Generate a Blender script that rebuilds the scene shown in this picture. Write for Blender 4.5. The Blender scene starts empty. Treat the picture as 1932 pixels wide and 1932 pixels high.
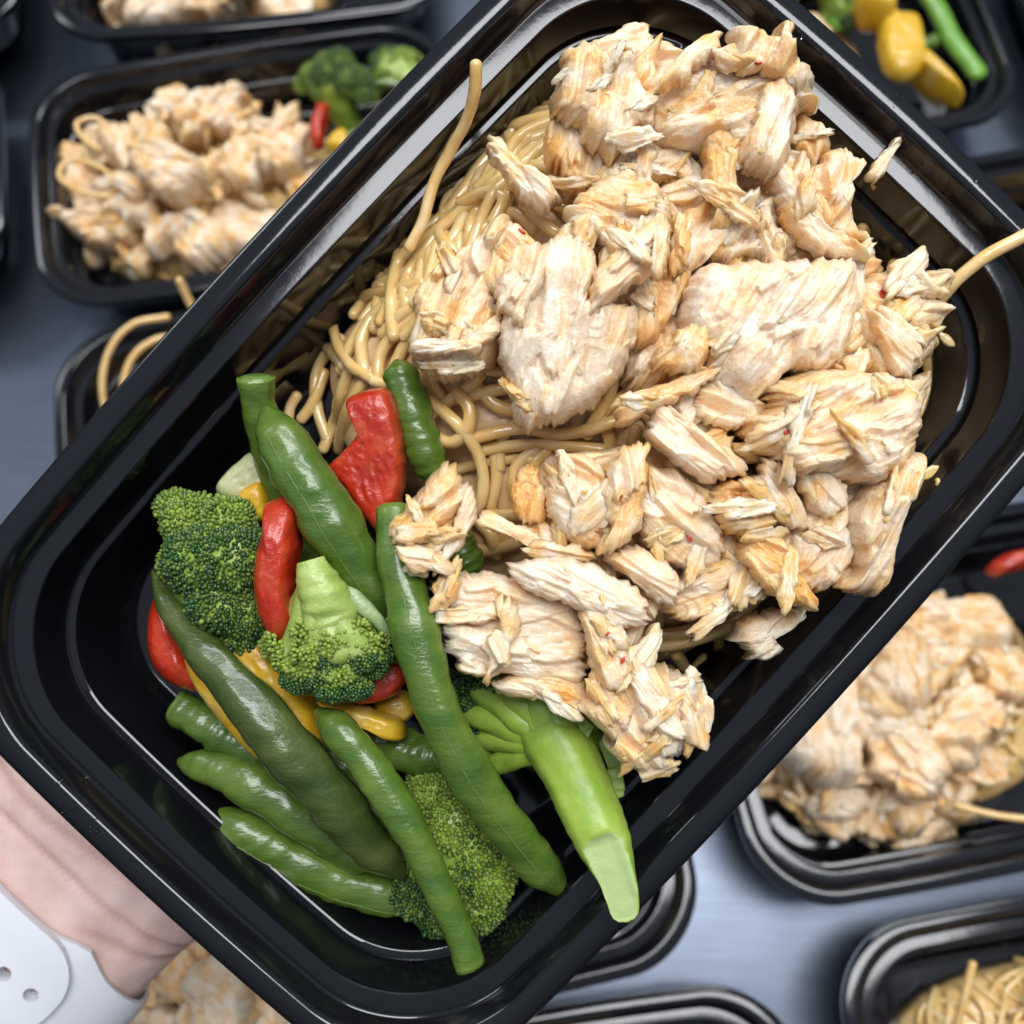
import bpy, bmesh, math, random
import numpy as np
from mathutils import Vector, Matrix, geometry
from mathutils.bvhtree import BVHTree

random.seed(7)
SC = bpy.context.scene
COL = SC.collection
R = math.radians

# ------------------------------------------------------------------ camera
D = 0.207                      # camera to the rim plane of the held tray
CAM_H = 0.472                  # camera height above the table
PITCH = R(20)
cam = bpy.data.cameras.new('camera')
cam.sensor_width = 36; cam.sensor_fit = 'HORIZONTAL'
cam.lens = 36.1
cam.clip_start = 0.01; cam.clip_end = 20
cam.dof.use_dof = True
cam.dof.focus_distance = 0.203
cam.dof.aperture_fstop = 15.5
camo = bpy.data.objects.new('camera', cam); COL.objects.link(camo)
camo.location = (0, 0, CAM_H); camo.rotation_euler = (PITCH, 0, 0)
SC.camera = camo
CM = Matrix.Translation((0, 0, CAM_H)) @ Matrix.Rotation(PITCH, 4, 'X')
T = CM @ Matrix.Translation((0, 0, -D))      # frame of the held tray: z towards the viewer
F = 1937.0

# ------------------------------------------------------------------ light
world = bpy.data.worlds.new('World'); SC.world = world; world.use_nodes = True
bg = world.node_tree.nodes['Background']
_nt = world.node_tree
_tc = _nt.nodes.new('ShaderNodeTexCoord'); _sx = _nt.nodes.new('ShaderNodeSeparateXYZ'); _rp = _nt.nodes.new('ShaderNodeValToRGB')
_nt.links.new(_tc.outputs['Generated'], _sx.inputs[0]); _nt.links.new(_sx.outputs['Z'], _rp.inputs[0]); _nt.links.new(_rp.outputs[0], bg.inputs[0])
_rp.color_ramp.elements[0].position = 0.1; _rp.color_ramp.elements[0].color = (.10, .11, .13, 1)      # walls of the kitchen
_rp.color_ramp.elements[1].position = 0.75; _rp.color_ramp.elements[1].color = (.56, .63, .78, 1)      # pale ceiling
bg.inputs[1].default_value = 0.5

def area(name, loc, aim, sx, sy, power, col):
    l = bpy.data.lights.new(name, 'AREA'); l.shape = 'RECTANGLE'; l.size = sx; l.size_y = sy
    l.energy = power; l.color = col
    o = bpy.data.objects.new(name, l); COL.objects.link(o)
    o.location = loc
    o.rotation_euler = (Vector(aim) - Vector(loc)).to_track_quat('-Z', 'Y').to_euler()
    return o
area('ceiling_light', (0.22, 0.19, 1.9), (0.22, 0.19, 0), 1.35, 0.52, 24, (0.97, 0.98, 1.0))
area('ceiling_light', (-2.2, 1.6, 1.9), (-2.2, 1.6, 0), 1.2, 0.6, 12, (0.93, 0.96, 1.0))
area('ceiling_light', (0.3, 1.5, 1.9), (0.3, 1.5, 0), 1.35, 0.5, 24, (0.95, 0.97, 1.0))
SC.view_settings.view_transform = 'Standard'; SC.view_settings.look = 'None'
SC.view_settings.exposure = 0.30; SC.view_settings.gamma = 1.0

# ------------------------------------------------------------------ numeric helpers
def P(u, v, z=0.0):
    """pixel of the photograph (1932 wide) at height z (mm) in the held tray's frame -> mm"""
    k = (D*1000 - z)/F
    return np.array([(u-966)*k, (966-v)*k, z])

_rs = np.random.RandomState(3)
_perm = _rs.permutation(256); _perm = np.concatenate([_perm, _perm, _perm])
_val = _rs.uniform(-1, 1, 256)
def noise(x, y, z=0.0, seed=0):
    x = np.asarray(x, float)+seed*17.31; y = np.asarray(y, float)+seed*7.77; z = np.asarray(z, float)+seed*3.13
    x, y, z = np.broadcast_arrays(x, y, z)
    xi = np.floor(x).astype(int); yi = np.floor(y).astype(int); zi = np.floor(z).astype(int)
    xf, yf, zf = x-xi, y-yi, z-zi
    s = lambda t: t*t*t*(t*(6*t-15)+10)
    a, b, c = s(xf), s(yf), s(zf)
    def h(i, j, k):
        return _val[_perm[(_perm[(_perm[(xi+i) & 255]+yi+j) & 255]+zi+k) & 255]]
    l = lambda p, q, t: p+(q-p)*t
    return l(l(l(h(0,0,0),h(1,0,0),a), l(h(0,1,0),h(1,1,0),a), b),
             l(l(h(0,0,1),h(1,0,1),a), l(h(0,1,1),h(1,1,1),a), b), c)
def sstep(a, b, x):
    t = np.clip((x-a)/(b-a), 0, 1); return t*t*(3-2*t)

def catmull(pts, n, closed=False):
    p = np.asarray(pts, float)
    if closed:
        q = np.vstack([p[-1], p, p[0], p[1]])
    else:
        q = np.vstack([2*p[0]-p[1], p, 2*p[-1]-p[-2]])
    seg = len(q)-3; out = []
    m = max(4, int(math.ceil(6*n/seg)))
    for i in range(seg):
        t = np.linspace(0, 1, m, endpoint=False)[:, None]
        a, b, c, d = q[i], q[i+1], q[i+2], q[i+3]
        out.append(.5*((2*b)+(-a+c)*t+(2*a-5*b+4*c-d)*t**2+(-a+3*b-3*c+d)*t**3))
    out = np.vstack(out)
    out = np.vstack([out, out[:1] if closed else p[-1:]])
    L = np.concatenate([[0], np.cumsum(np.linalg.norm(np.diff(out, axis=0), axis=1))])
    s = np.linspace(0, L[-1], n+1)[:-1] if closed else np.linspace(0, L[-1], n)
    return np.stack([np.interp(s, L, out[:, k]) for k in range(out.shape[1])], 1)

def inside(poly, x, y):
    c = False; n = len(poly); j = n-1
    for i in range(n):
        xi, yi = poly[i][:2]; xj, yj = poly[j][:2]
        if (yi > y) != (yj > y) and x < (xj-xi)*(y-yi)/(yj-yi)+xi: c = not c
        j = i
    return c

# ------------------------------------------------------------------ object helpers
def tag(o, label=None, cat=None, group=None, kind=None):
    if label: o['label'] = label
    if cat: o['category'] = cat
    if group: o['group'] = group
    if kind: o['kind'] = kind
    return o
def mesh(name, v, f, mat, attr=None, smooth=True):
    """v in mm"""
    me = bpy.data.meshes.new(name)
    me.from_pydata((np.asarray(v)*0.001).tolist(), [], f)
    me.validate()
    if smooth: me.polygons.foreach_set('use_smooth', [True]*len(me.polygons))
    if attr is not None:
        if len(attr) != len(me.vertices): raise RuntimeError('%s attr %d verts %d' % (name, len(attr), len(me.vertices)))
        a = me.attributes.new('tint', 'FLOAT', 'POINT')
        a.data.foreach_set('value', np.asarray(attr, dtype=np.float32))
    me.materials.append(mat); me.update()
    return me
def obj(name, me, M=None, parent=None):
    o = bpy.data.objects.new(name, me); COL.objects.link(o)
    if parent is not None: o.parent = parent
    if M is not None:
        if parent is not None: o.matrix_local = M
        else: o.matrix_world = M
    return o
def empty(name, M):
    o = bpy.data.objects.new(name, None); COL.objects.link(o); o.matrix_world = M
    o.empty_display_size = 0.01
    return o
def dup(o, M, parent=None):
    c = o.copy(); COL.objects.link(c)
    if parent is None:
        c.parent = None; c.matrix_world = M
    else:
        c.parent = parent; c.matrix_local = o.matrix_local.copy()
    for ch in o.children: dup(ch, None, c)
    return c
def MT(p): return Matrix.Translation(Vector(p)*0.001)

# ------------------------------------------------------------------ materials
def mat(name):
    m = bpy.data.materials.new(name); m.use_nodes = True
    nt = m.node_tree; b = nt.nodes['Principled BSDF']
    return m, nt, b
def N(nt, t, **kw):
    n = nt.nodes.new(t)
    for k, v in kw.items(): setattr(n, k, v)
    return n
def coords(nt, scale, kind='Object'):
    tc = N(nt, 'ShaderNodeTexCoord'); mp = N(nt, 'ShaderNodeMapping')
    mp.inputs['Scale'].default_value = scale
    oi = N(nt, 'ShaderNodeObjectInfo'); ml = N(nt, 'ShaderNodeMath', operation='MULTIPLY'); ml.inputs[1].default_value = 37.0
    cb = N(nt, 'ShaderNodeCombineXYZ')
    nt.links.new(oi.outputs['Random'], ml.inputs[0])
    for i in range(3): nt.links.new(ml.outputs[0], cb.inputs[i])
    nt.links.new(tc.outputs[kind], mp.inputs['Vector']); nt.links.new(cb.outputs[0], mp.inputs['Location'])
    return mp.outputs[0]
def noise_tex(nt, vec, scale, detail=4, rough=.55):
    n = N(nt, 'ShaderNodeTexNoise'); n.inputs['Scale'].default_value = scale
    n.inputs['Detail'].default_value = detail; n.inputs['Roughness'].default_value = rough
    nt.links.new(vec, n.inputs['Vector']); return n.outputs['Fac']
def ramp(nt, fac, stops):
    r = N(nt, 'ShaderNodeValToRGB'); e = r.color_ramp.elements
    while len(e) < len(stops): e.new(.5)
    for q, (p, c) in zip(e, stops):
        q.position = p; q.color = (c[0], c[1], c[2], 1) if hasattr(c, '__len__') else (c, c, c, 1)
    nt.links.new(fac, r.inputs[0]); return r.outputs[0]
def mixc(nt, fac, a, b):
    m = N(nt, 'ShaderNodeMix', data_type='RGBA')
    for sock, val in ((m.inputs[0], fac), (m.inputs[6], a), (m.inputs[7], b)):
        if hasattr(val, 'links') or hasattr(val, 'is_linked'): nt.links.new(val, sock)
        elif hasattr(val, '__len__'): sock.default_value = (val[0], val[1], val[2], 1)
        else: sock.default_value = val
    return m.outputs[2]
def math2(nt, op, a, b):
    m = N(nt, 'ShaderNodeMath', operation=op); m.use_clamp = False
    for s, v in ((m.inputs[0], a), (m.inputs[1], b)):
        if hasattr(v, 'is_linked'): nt.links.new(v, s)
        else: s.default_value = v
    return m.outputs[0]
def bump(nt, b, h, strength, dist):
    n = N(nt, 'ShaderNodeBump'); n.inputs['Strength'].default_value = strength; n.inputs['Distance'].default_value = dist
    nt.links.new(h, n.inputs['Height']); nt.links.new(n.outputs[0], b.inputs['Normal'])
def attr(nt, name='tint'):
    a = N(nt, 'ShaderNodeAttribute', attribute_name=name); return a.outputs['Fac']
def sss(b, w, scale, rad=(1, .45, .25)):
    b.inputs['Subsurface Weight'].default_value = w
    b.inputs['Subsurface Scale'].default_value = scale
    b.inputs['Subsurface Radius'].default_value = rad

def chicken_mat():
    m, nt, b = mat('chicken')
    v = coords(nt, (1, 1, 1)); vf = coords(nt, (0.18, 1, .6))
    tint = attr(nt)
    n1 = noise_tex(nt, v, 230, 6, .65); n2 = noise_tex(nt, vf, 900, 4, .6); n3 = noise_tex(nt, v, 1500, 3, .7)
    k = math2(nt, 'ADD', math2(nt, 'MULTIPLY', n1, .95), math2(nt, 'MULTIPLY', n2, .16))
    k = math2(nt, 'ADD', k, math2(nt, 'SUBTRACT', math2(nt, 'MULTIPLY', tint, .62), .22))
    c = ramp(nt, k, [(.27, (.87, .745, .585)), (.42, (.86, .675, .465)), (.56, (.845, .60, .35)), (.72, (.82, .51, .215)), (.92, (.77, .40, .10))])
    c = mixc(nt, math2(nt, 'MULTIPLY', ramp(nt, n3, [(.5, 0), (.72, 1)]), .25), c, (.85, .74, .58))
    nt.links.new(c, b.inputs['Base Color'])
    nt.links.new(ramp(nt, n1, [(.3, .38), (.7, .22)]), b.inputs['Roughness'])
    b.inputs['Specular IOR Level'].default_value = .5
    b.inputs['Coat Weight'].default_value = .2; b.inputs['Coat Roughness'].default_value = .12
    sss(b, .5, .0035, (1, .62, .34))
    h = math2(nt, 'ADD', math2(nt, 'MULTIPLY', n2, 1.5), math2(nt, 'MULTIPLY', n3, .45))
    h = math2(nt, 'ADD', h, math2(nt, 'MULTIPLY', noise_tex(nt, v, 620, 3, .6), 1.0))
    bump(nt, b, h, .55, .0007)
    return m
def noodle_mat():
    m, nt, b = mat('noodle')
    v = coords(nt, (1, 1, 1))
    n1 = noise_tex(nt, v, 160, 4); n2 = noise_tex(nt, v, 900, 3)
    oi = N(nt, 'ShaderNodeObjectInfo')
    c = ramp(nt, n1, [(.3, (.74, .46, .15)), (.5, (.78, .53, .215)), (.72, (.83, .62, .34))])
    c = mixc(nt, math2(nt, 'MULTIPLY', oi.outputs['Random'], .4), c, (.72, .42, .12))
    nt.links.new(c, b.inputs['Base Color'])
    nt.links.new(ramp(nt, n1, [(.35, .22), (.65, .1)]), b.inputs['Roughness'])
    b.inputs['Coat Weight'].default_value = .6; b.inputs['Coat Roughness'].default_value = .05
    sss(b, .35, .003, (1, .6, .3))
    bump(nt, b, math2(nt, 'ADD', n1, math2(nt, 'MULTIPLY', n2, .25)), .5, .0007)
    return m
def sauce_mat():
    m, nt, b = mat('sauce')
    v = coords(nt, (1, 1, 1)); n1 = noise_tex(nt, v, 220, 5)
    nt.links.new(ramp(nt, n1, [(.3, (.60, .36, .15)), (.55, (.70, .46, .23)), (.8, (.78, .57, .34))]), b.inputs['Base Color'])
    b.inputs['Roughness'].default_value = .3
    sss(b, .2, .003); bump(nt, b, n1, .5, .001)
    return m
def veg_mat(name, stops, rough=.26, scale=180, bumpd=.0004, sub=.15, usetint=.0, tintcol=(.5,.6,.1), rnd=None, aniso=(1,1,1)):
    m, nt, b = mat(name)
    v = coords(nt, aniso); n1 = noise_tex(nt, v, scale, 5); n2 = noise_tex(nt, v, 1300, 3)
    c = ramp(nt, n1, stops)
    if rnd: 
        oi = N(nt, 'ShaderNodeObjectInfo'); c = mixc(nt, math2(nt, 'MULTIPLY', oi.outputs['Random'], rnd[0]), c, rnd[1])
    if usetint: c = mixc(nt, math2(nt, 'MULTIPLY', attr(nt), usetint), c, tintcol)
    nt.links.new(c, b.inputs['Base Color'])
    b.inputs['Roughness'].default_value = rough
    sss(b, sub, .002, (.5, 1, .3))
    bump(nt, b, math2(nt, 'ADD', math2(nt, 'MULTIPLY', n1, 1.0), math2(nt, 'MULTIPLY', n2, .6)), .34, bumpd)
    b.inputs['Coat Weight'].default_value = .35 if 'bean' in name else .12; b.inputs['Coat Roughness'].default_value = .1
    return m
def plastic_mat():
    m, nt, b = mat('black_plastic')
    v = coords(nt, (1, 1, 1)); n1 = noise_tex(nt, v, 40, 6, .7); n2 = noise_tex(nt, v, 700, 3)
    n3 = noise_tex(nt, coords(nt, (1, 1, 1)), 900, 4, .75)
    c = ramp(nt, n3, [(.0, (.0045, .0048, .0058)), (.74, (.006, .0064, .0078)), (.82, (.03, .03, .032))])
    nt.links.new(c, b.inputs['Base Color'])
    nt.links.new(ramp(nt, n1, [(.3, .08), (.6, .12), (.8, .22)]), b.inputs['Roughness'])
    b.inputs['IOR'].default_value = 1.5
    bump(nt, b, math2(nt, 'ADD', n1, math2(nt, 'MULTIPLY', n2, .08)), .10, .0006)
    return m
def steel_mat():
    m, nt, b = mat('steel')
    v = coords(nt, (1, 18, 1)); n1 = noise_tex(nt, v, 30, 6, .7); n2 = noise_tex(nt, coords(nt, (1, 1, 1)), 9, 4)
    nt.links.new(ramp(nt, n1, [(.2, (.11, .13, .165)), (.8, (.16, .185, .23))]), b.inputs['Base Color'])
    b.inputs['Metallic'].default_value = 1
    nt.links.new(ramp(nt, n2, [(.3, .34), (.7, .44)]), b.inputs['Roughness'])
    b.inputs['Anisotropic'].default_value = .5
    bump(nt, b, n1, .08, .0004)
    return m
def skin_mat():
    m, nt, b = mat('skin')
    v = coords(nt, (1, 1, 1)); n1 = noise_tex(nt, v, 70, 6, .65); n2 = noise_tex(nt, v, 1100, 4)
    c = ramp(nt, n1, [(.3, (.58, .38, .325)), (.5, (.67, .47, .41)), (.72, (.74, .55, .49))])
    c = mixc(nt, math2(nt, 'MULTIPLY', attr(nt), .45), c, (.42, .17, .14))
    nt.links.new(c, b.inputs['Base Color'])
    b.inputs['Roughness'].default_value = .5
    sss(b, .25, .004); bump(nt, b, n2, .4, .0004)
    return m
def plain(name, col, rough=.4, sub=0.0, bstr=.15, scale=400, var=.9):
    m, nt, b = mat(name)
    v = coords(nt, (1, 1, 1)); n1 = noise_tex(nt, v, scale, 4)
    lo = tuple(c*var for c in col); hi = tuple(min(1, c*(2-var)) for c in col)
    nt.links.new(ramp(nt, n1, [(.3, lo), (.7, hi)]), b.inputs['Base Color'])
    b.inputs['Roughness'].default_value = rough
    if sub: sss(b, sub, .002)
    bump(nt, b, n1, bstr, .0004)
    return m
M_CH = chicken_mat(); M_ND = noodle_mat(); M_SA = sauce_mat(); M_PL = plastic_mat(); M_ST = steel_mat(); M_SK = skin_mat()
M_BEAN = veg_mat('green_bean', [(.3, (.050, .105, .010)), (.5, (.085, .155, .017)), (.8, (.16, .22, .035))], .26, 170, .0010, .0, .7, (.19, .28, .05), (.4, (.03, .085, .012)), (.35, 1, 1))
M_BEAND = veg_mat('olive_bean', [(.3, (.036, .062, .012)), (.55, (.062, .090, .018)), (.8, (.12, .135, .035))], .24, 160, .0012, .1, .7, (.14, .17, .05), None, (.35, 1, 1))
M_SEAM = plain('bean_seam', (.12, .20, .04), .3)
M_WATER, _n, _b = mat('water'); _b.inputs['Transmission Weight'].default_value = 1; _b.inputs['IOR'].default_value = 1.33; _b.inputs['Roughness'].default_value = .02
M_STEM = veg_mat('broccoli_stem', [(.3, (.17, .31, .03)), (.5, (.27, .41, .045)), (.8, (.42, .50, .10))], .45, 130, .0005, .25, 1.0, (.42, .53, .22), None, (.8, .8, .8))
M_STEMP = veg_mat('broccoli_stalk', [(.3, (.22, .33, .055)), (.55, (.34, .45, .10)), (.8, (.48, .55, .22))], .33, 160, .0008, .25, 1.0, (.36, .50, .24))
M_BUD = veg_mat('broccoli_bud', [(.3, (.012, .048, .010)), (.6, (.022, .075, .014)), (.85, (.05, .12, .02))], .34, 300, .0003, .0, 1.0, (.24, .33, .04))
M_RED = veg_mat('red_pepper', [(.3, (.34, .016, .006)), (.55, (.46, .028, .008)), (.8, (.55, .075, .018))], .27, 170, .0008, .2, .8, (.60, .13, .045))
M_YEL = veg_mat('yellow_pepper', [(.3, (.60, .33, .012)), (.55, (.68, .41, .02)), (.8, (.74, .50, .07))], .3, 150, .0005, .25, .7, (.70, .58, .25))
M_PALE = veg_mat('pale_squash', [(.3, (.42, .42, .20)), (.6, (.52, .52, .28)), (.85, (.60, .58, .34))], .35, 150, .0005, .3)
M_CHILI = plain('chili', (.55, .045, .015), .25)
M_BAND = plain('white_rubber', (.72, .73, .76), .4, .05, .02, 300, .985)

# ------------------------------------------------------------------ shape builders
def tube(path, rad, sides=12, squash=1.0, cap0='round', cap1='round', jitter=0.0, seed=0, shape=None):
    """path (n,3) mm, rad scalar or (n,)"""
    p = np.asarray(path, float); n = len(p)
    r = np.ones(n)*rad if np.isscalar(rad) else np.asarray(rad, float)
    t = np.gradient(p, axis=0); t /= np.linalg.norm(t, axis=1)[:, None]+1e-9
    up = np.array([0, 0, 1.0]); side = np.cross(t, up)
    ln = np.linalg.norm(side, axis=1)
    for i in range(n):
        if ln[i] < .15: side[i] = side[i-1] if i else np.array([1., 0, 0])
    side /= np.linalg.norm(side, axis=1)[:, None]
    nn = np.cross(side, t)
    rings = []
    seq = []
    if cap0 == 'round':
        for k in (.25, .6, .88): seq.append((0, k, -math.sqrt(1-k*k)*.8))
    for i in range(n): seq.append((i, 1, 0))
    if cap1 == 'round':
        for k in (.88, .6, .25): seq.append((n-1, k, math.sqrt(1-k*k)*.8))
    a = np.linspace(0, 2*np.pi, sides, endpoint=False)
    verts = []
    for j, (i, k, off) in enumerate(seq):
        rr = r[i]*k*np.ones(sides)
        if shape is not None: rr = rr*shape(a, i/(n-1))
        if jitter: rr = rr*(1+jitter*noise(np.cos(a)*1.3+i*.23, np.sin(a)*1.3, i*.31, seed))
        verts.append(p[i]+t[i]*off*r[i] + side[i]*(np.cos(a)*rr)[:, None] + nn[i]*(np.sin(a)*rr*squash)[:, None])
    m = len(seq); V = np.vstack(verts)
    f = []
    for j in range(m-1):
        b0, b1 = j*sides, (j+1)*sides
        for q in range(sides):
            q2 = (q+1) % sides
            f.append((b0+q, b0+q2, b1+q2, b1+q))
    f.append(tuple(range(sides-1, -1, -1))); f.append(tuple((m-1)*sides+q for q in range(sides)))
    return V, f

def chunk(poly, thick, seed, na=150, nr=22, ragged=1.0, fibre=1.0, lump=1.0, edge=7.5, under=.35, terr=1.0, sauce=0.0, bend=0.0, jag=1.0, plank=1.0):
    """torn piece from an outline (mm, fibre along x): domed relief on top, closed below"""
    b = catmull(poly, na, True)
    c = b.mean(0)
    d = np.roll(b, -1, 0)-np.roll(b, 1, 0); nrm = np.stack([d[:, 1], -d[:, 0]], 1); nrm /= np.linalg.norm(nrm, axis=1)[:, None]+1e-9
    if np.sum((b[:, 0]*np.roll(b[:, 1], -1)-b[:, 1]*np.roll(b[:, 0], -1))) < 0: b = b[::-1].copy(); nrm = -nrm[::-1] * -1
    s = np.sign(np.sum(nrm*(b-c))); nrm *= s if s else 1
    size = np.sqrt(np.abs(np.sum(b[:, 0]*np.roll(b[:, 1], -1)-b[:, 1]*np.roll(b[:, 0], -1)))/2)
    j1 = .7*noise(b[:, 0]/2.2, b[:, 1]/2.2, 0, seed)+.5*noise(b[:, 0]/.9, b[:, 1]/.9, 3, seed)
    b0 = b.copy()
    b = b+nrm*(j1*jag)[:, None]
    ends = np.abs(nrm[:, 0])**2
    spike = noise(b[:, 1]/.75, 5.5+np.sign(nrm[:, 0])*3, 0, seed)+.6*noise(b[:, 1]/.35, 1.5, 0, seed)
    b[:, 0] += np.sign(nrm[:, 0])*ends*spike*1.35*ragged*min(1, size/8)
    ss = np.linspace(0, 1, nr+1)[1:]**.8
    V = []; A = []
    rk = np.random.RandomState(seed*7+1)
    lo_, hi_ = b.min(0), b.max(0)
    K = int(plank*size*size/15)
    PK = [(rk.uniform(lo_[0], hi_[0]), rk.uniform(lo_[1], hi_[1]), rk.uniform(7, 19)*min(1, .4+size/24), rk.uniform(1.6, 4.6)*min(1, .4+size/24), rk.normal(0, .22),
           rk.uniform(.1, 2.3)*min(1, .3+size/22), rk.normal(0, .10), rk.normal(0, .33), rk.uniform(-.55, .35)) for _ in range(K)]
    def planks(x, y):
        best = np.full(np.shape(x), -9.0); tn = np.zeros(np.shape(x))
        for (px, py, L, W, an, h, sl, sw, tt) in PK:
            ca, sa = math.cos(an), math.sin(an)
            u = (x-px)*ca+(y-py)*sa; w = -(x-px)*sa+(y-py)*ca
            w = w+.45*noise(u/4, py, px, seed)
            uj = np.abs(u)-.9*noise(w/.5, px, 2.0, seed)-.5*noise(w/1.4, px, 5.0, seed)
            wide = W/2*(1-.45*(np.abs(u)/(L/2))**2)
            g = h+sl*u+sw*w-2.4*np.clip(uj-L/2, 0, 9)-1.5*np.clip(np.abs(w)-wide, 0, 9)-.25*(np.abs(w)/W*2)**4*.5
            m_ = g > best; best = np.where(m_, g, best); tn = np.where(m_, tt, tn)
        return best, tn
    def surf(s, x, y, top=True):
        prof = np.clip(1-s**edge, 0, 1)**.5
        z = thick*prof
        k = np.clip(prof*1.6, 0, 1)
        f1 = 1-np.abs(noise(x/11, y/1.7, .5, seed+1))*2
        f2 = 1-np.abs(noise(x/6, y/.75, .5, seed+2))*2
        lm = noise(x/5.5, y/4.2, .2, seed+3); gr = noise(x/1.3, y/1.0, .3, seed+4)
        tn = noise(x/9, y/4, 1.2, seed+5)*2.6; fr = tn-np.floor(tn)
        st = np.floor(tn)+sstep(.42, .58, fr)
        rel = (fibre*(.30*f1+.18*f2)+lump*(.55*lm+.30*gr)+terr*.45*st)*min(1.15, .35+size/22)
        tn_ = np.zeros(np.shape(x))
        if K:
            pk, tn_ = planks(x, y)
            up_ = pk > rel*.6
            rel = np.where(up_, pk+.4*rel, rel); tn_ = np.where(up_, tn_, .05)
        z = z+np.clip(k, 0, 1)**.7*rel
        return z, tn_
    V.append([c[0], c[1], float(surf(np.zeros(1), np.array([c[0]]), np.array([c[1]]))[0][0])]); A.append(.1)
    wob = lambda x, y: (.5*noise(x/3, y/3, 7, seed), .5*noise(x/3, y/3, 9, seed))
    rows = []
    for q in ss:
        xy = c+(b0-c)*q+(b-b0)*q**7
        wx, wy = wob(xy[:, 0], xy[:, 1])
        x = xy[:, 0]+wx*jag*(1-q**6); y = xy[:, 1]+wy*jag*(1-q**6)
        z, tq = surf(q*np.ones(na), x, y)
        rows.append(np.stack([x, y, z], 1))
        A += list(np.clip(.32+tq*.28+.36*noise(x/4, y/3, 2, seed)+sauce, 0, 1))
    for q, zz in ((.97, -.12), (.86, -.35), (.6, -.7), (.3, -1.0)):
        xy = c+(b-c)*q
        z = np.ones(na)*thick*under*zz + .5*noise(xy[:, 0]/2.5, xy[:, 1]/2.5, 4, seed)
        rows.append(np.stack([xy[:, 0], xy[:, 1], z], 1)); A += [min(1, max(0, .26+sauce))]*na
    for r_ in rows: V += r_.tolist()
    V.append([c[0], c[1], -thick*under]); A.append(.8)
    V = np.array(V); V[:, 2] -= bend*(V[:, 0]-c[0])**2
    f = [(0, 1+i, 1+(i+1) % na) for i in range(na)]
    for k in range(len(rows)-1):
        o = 1+k*na; p = o+na
        for i in range(na):
            i2 = (i+1) % na
            f.append((o+i, p+i, p+i2, o+i2))
    o = 1+(len(rows)-1)*na; L = len(V)-1
    f += [(L, o+(i+1) % na, o+i) for i in range(na)]
    return V, f, A

def from_uv(uv, zmid, ang):
    """outline in the photograph -> (centre mm, local outline rotated into fibre frame)"""
    p = np.array([P(u, v, zmid)[:2] for u, v in uv]); c = p.mean(0)
    ca, sa = math.cos(-ang), math.sin(-ang)
    q = (p-c) @ np.array([[ca, sa], [-sa, ca]])
    return c, q

# ------------------------------------------------------------------ trays
def outline(A, B, Rr, bx, by, n=34):
    pts = []
    for (sx, sy, a0) in ((1, 1, 0), (-1, 1, 90), (-1, -1, 180), (1, -1, 270)):
        for k in range(n):
            a = R(a0+90*k/(n-1)); pts.append((sx*(A-Rr)+Rr*math.cos(a), sy*(B-Rr)+Rr*math.sin(a)))
    # subdivide the straight runs
    out = []
    for i, p in enumerate(pts):
        q = pts[(i+1) % len(pts)]; L = math.hypot(q[0]-p[0], q[1]-p[1]); m = max(1, int(L/6))
        if L > 8: m = 14
        for k in range(m): out.append((p[0]+(q[0]-p[0])*k/m, p[1]+(q[1]-p[1])*k/m))
    o = np.array(out)
    x = o[:, 0]+np.sign(o[:, 0])*by*np.clip(1-(o[:, 1]/B)**2, 0, 1)*(np.abs(o[:, 0])/A)**2
    y = o[:, 1]+np.sign(o[:, 1])*bx*np.clip(1-(o[:, 0]/A)**2, 0, 1)*(np.abs(o[:, 1])/B)**2
    return np.stack([x, y], 1)
HL, HW, CR, BOW = 109.0, 71.8, 31.0, 3.6
PROF = [(23, -38.9), (18.2, -38), (15.2, -34), (13.6, -17.6), (11.8, -17.2), (10.2, -7), (9.6, -6.2), (6.6, -6.0), (5.2, -1.6), (1.4, -1.3), (1.0, -4.6),  # outside
        (.2, -4.8), (0, -4.2), (0, -1.3), (.25, -.8), (.8, -.45), (1.6, -.22), (2.4, -.05), (3.2, .04), (3.8, .06), (4.3, .02), (4.7, -.1), (5.05, -.4),
        (5.5, -.9), (6.9, -4.5), (7.1, -4.85), (7.5, -5.2), (10.7, -4.88), (11.1, -4.9), (11.35, -5.15), (11.55, -5.9),
        (12.9, -15.2), (13.05, -15.75), (13.3, -16.0), (14.3, -16.05), (14.65, -16.25), (14.85, -16.8),
        (16.3, -32), (16.9, -34.5), (17.7, -36.2), (18.6, -37.3), (19.4, -37.85), (20.2, -38), (22, -38), (30, -38)]
def tray_mesh():
    V = []; f = []; n = None
    for ins, z in PROF:
        k = min(1, ins/23.)
        o = outline(HL-ins, HW-ins, CR-ins*.55, BOW*(1-.45*k), BOW*.75*(1-.45*k)); n = len(o)
        V += [(x, y, z) for x, y in o]
    m = len(PROF)
    for j in range(m-1):
        for i in range(n):
            i2 = (i+1) % n; f.append((j*n+i, j*n+i2, (j+1)*n+i2, (j+1)*n+i))
    # floor (inside) as shrinking rings, underside likewise
    base = (m-1)*n
    o = np.array(V[base:base+n])
    V.append((0, 0, -38.0)); c1 = len(V)-1
    f += [(base+i, base+(i+1) % n, c1) for i in range(n)]
    V.append((0, 0, -38.9)); c2 = len(V)-1
    f += [((i+1) % n, i, c2) for i in range(n)]
    me_ = mesh('tray', np.array(V), f, M_PL); me_.set_sharp_from_angle(angle=R(24)); return me_
TRAY = tray_mesh()

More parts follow.
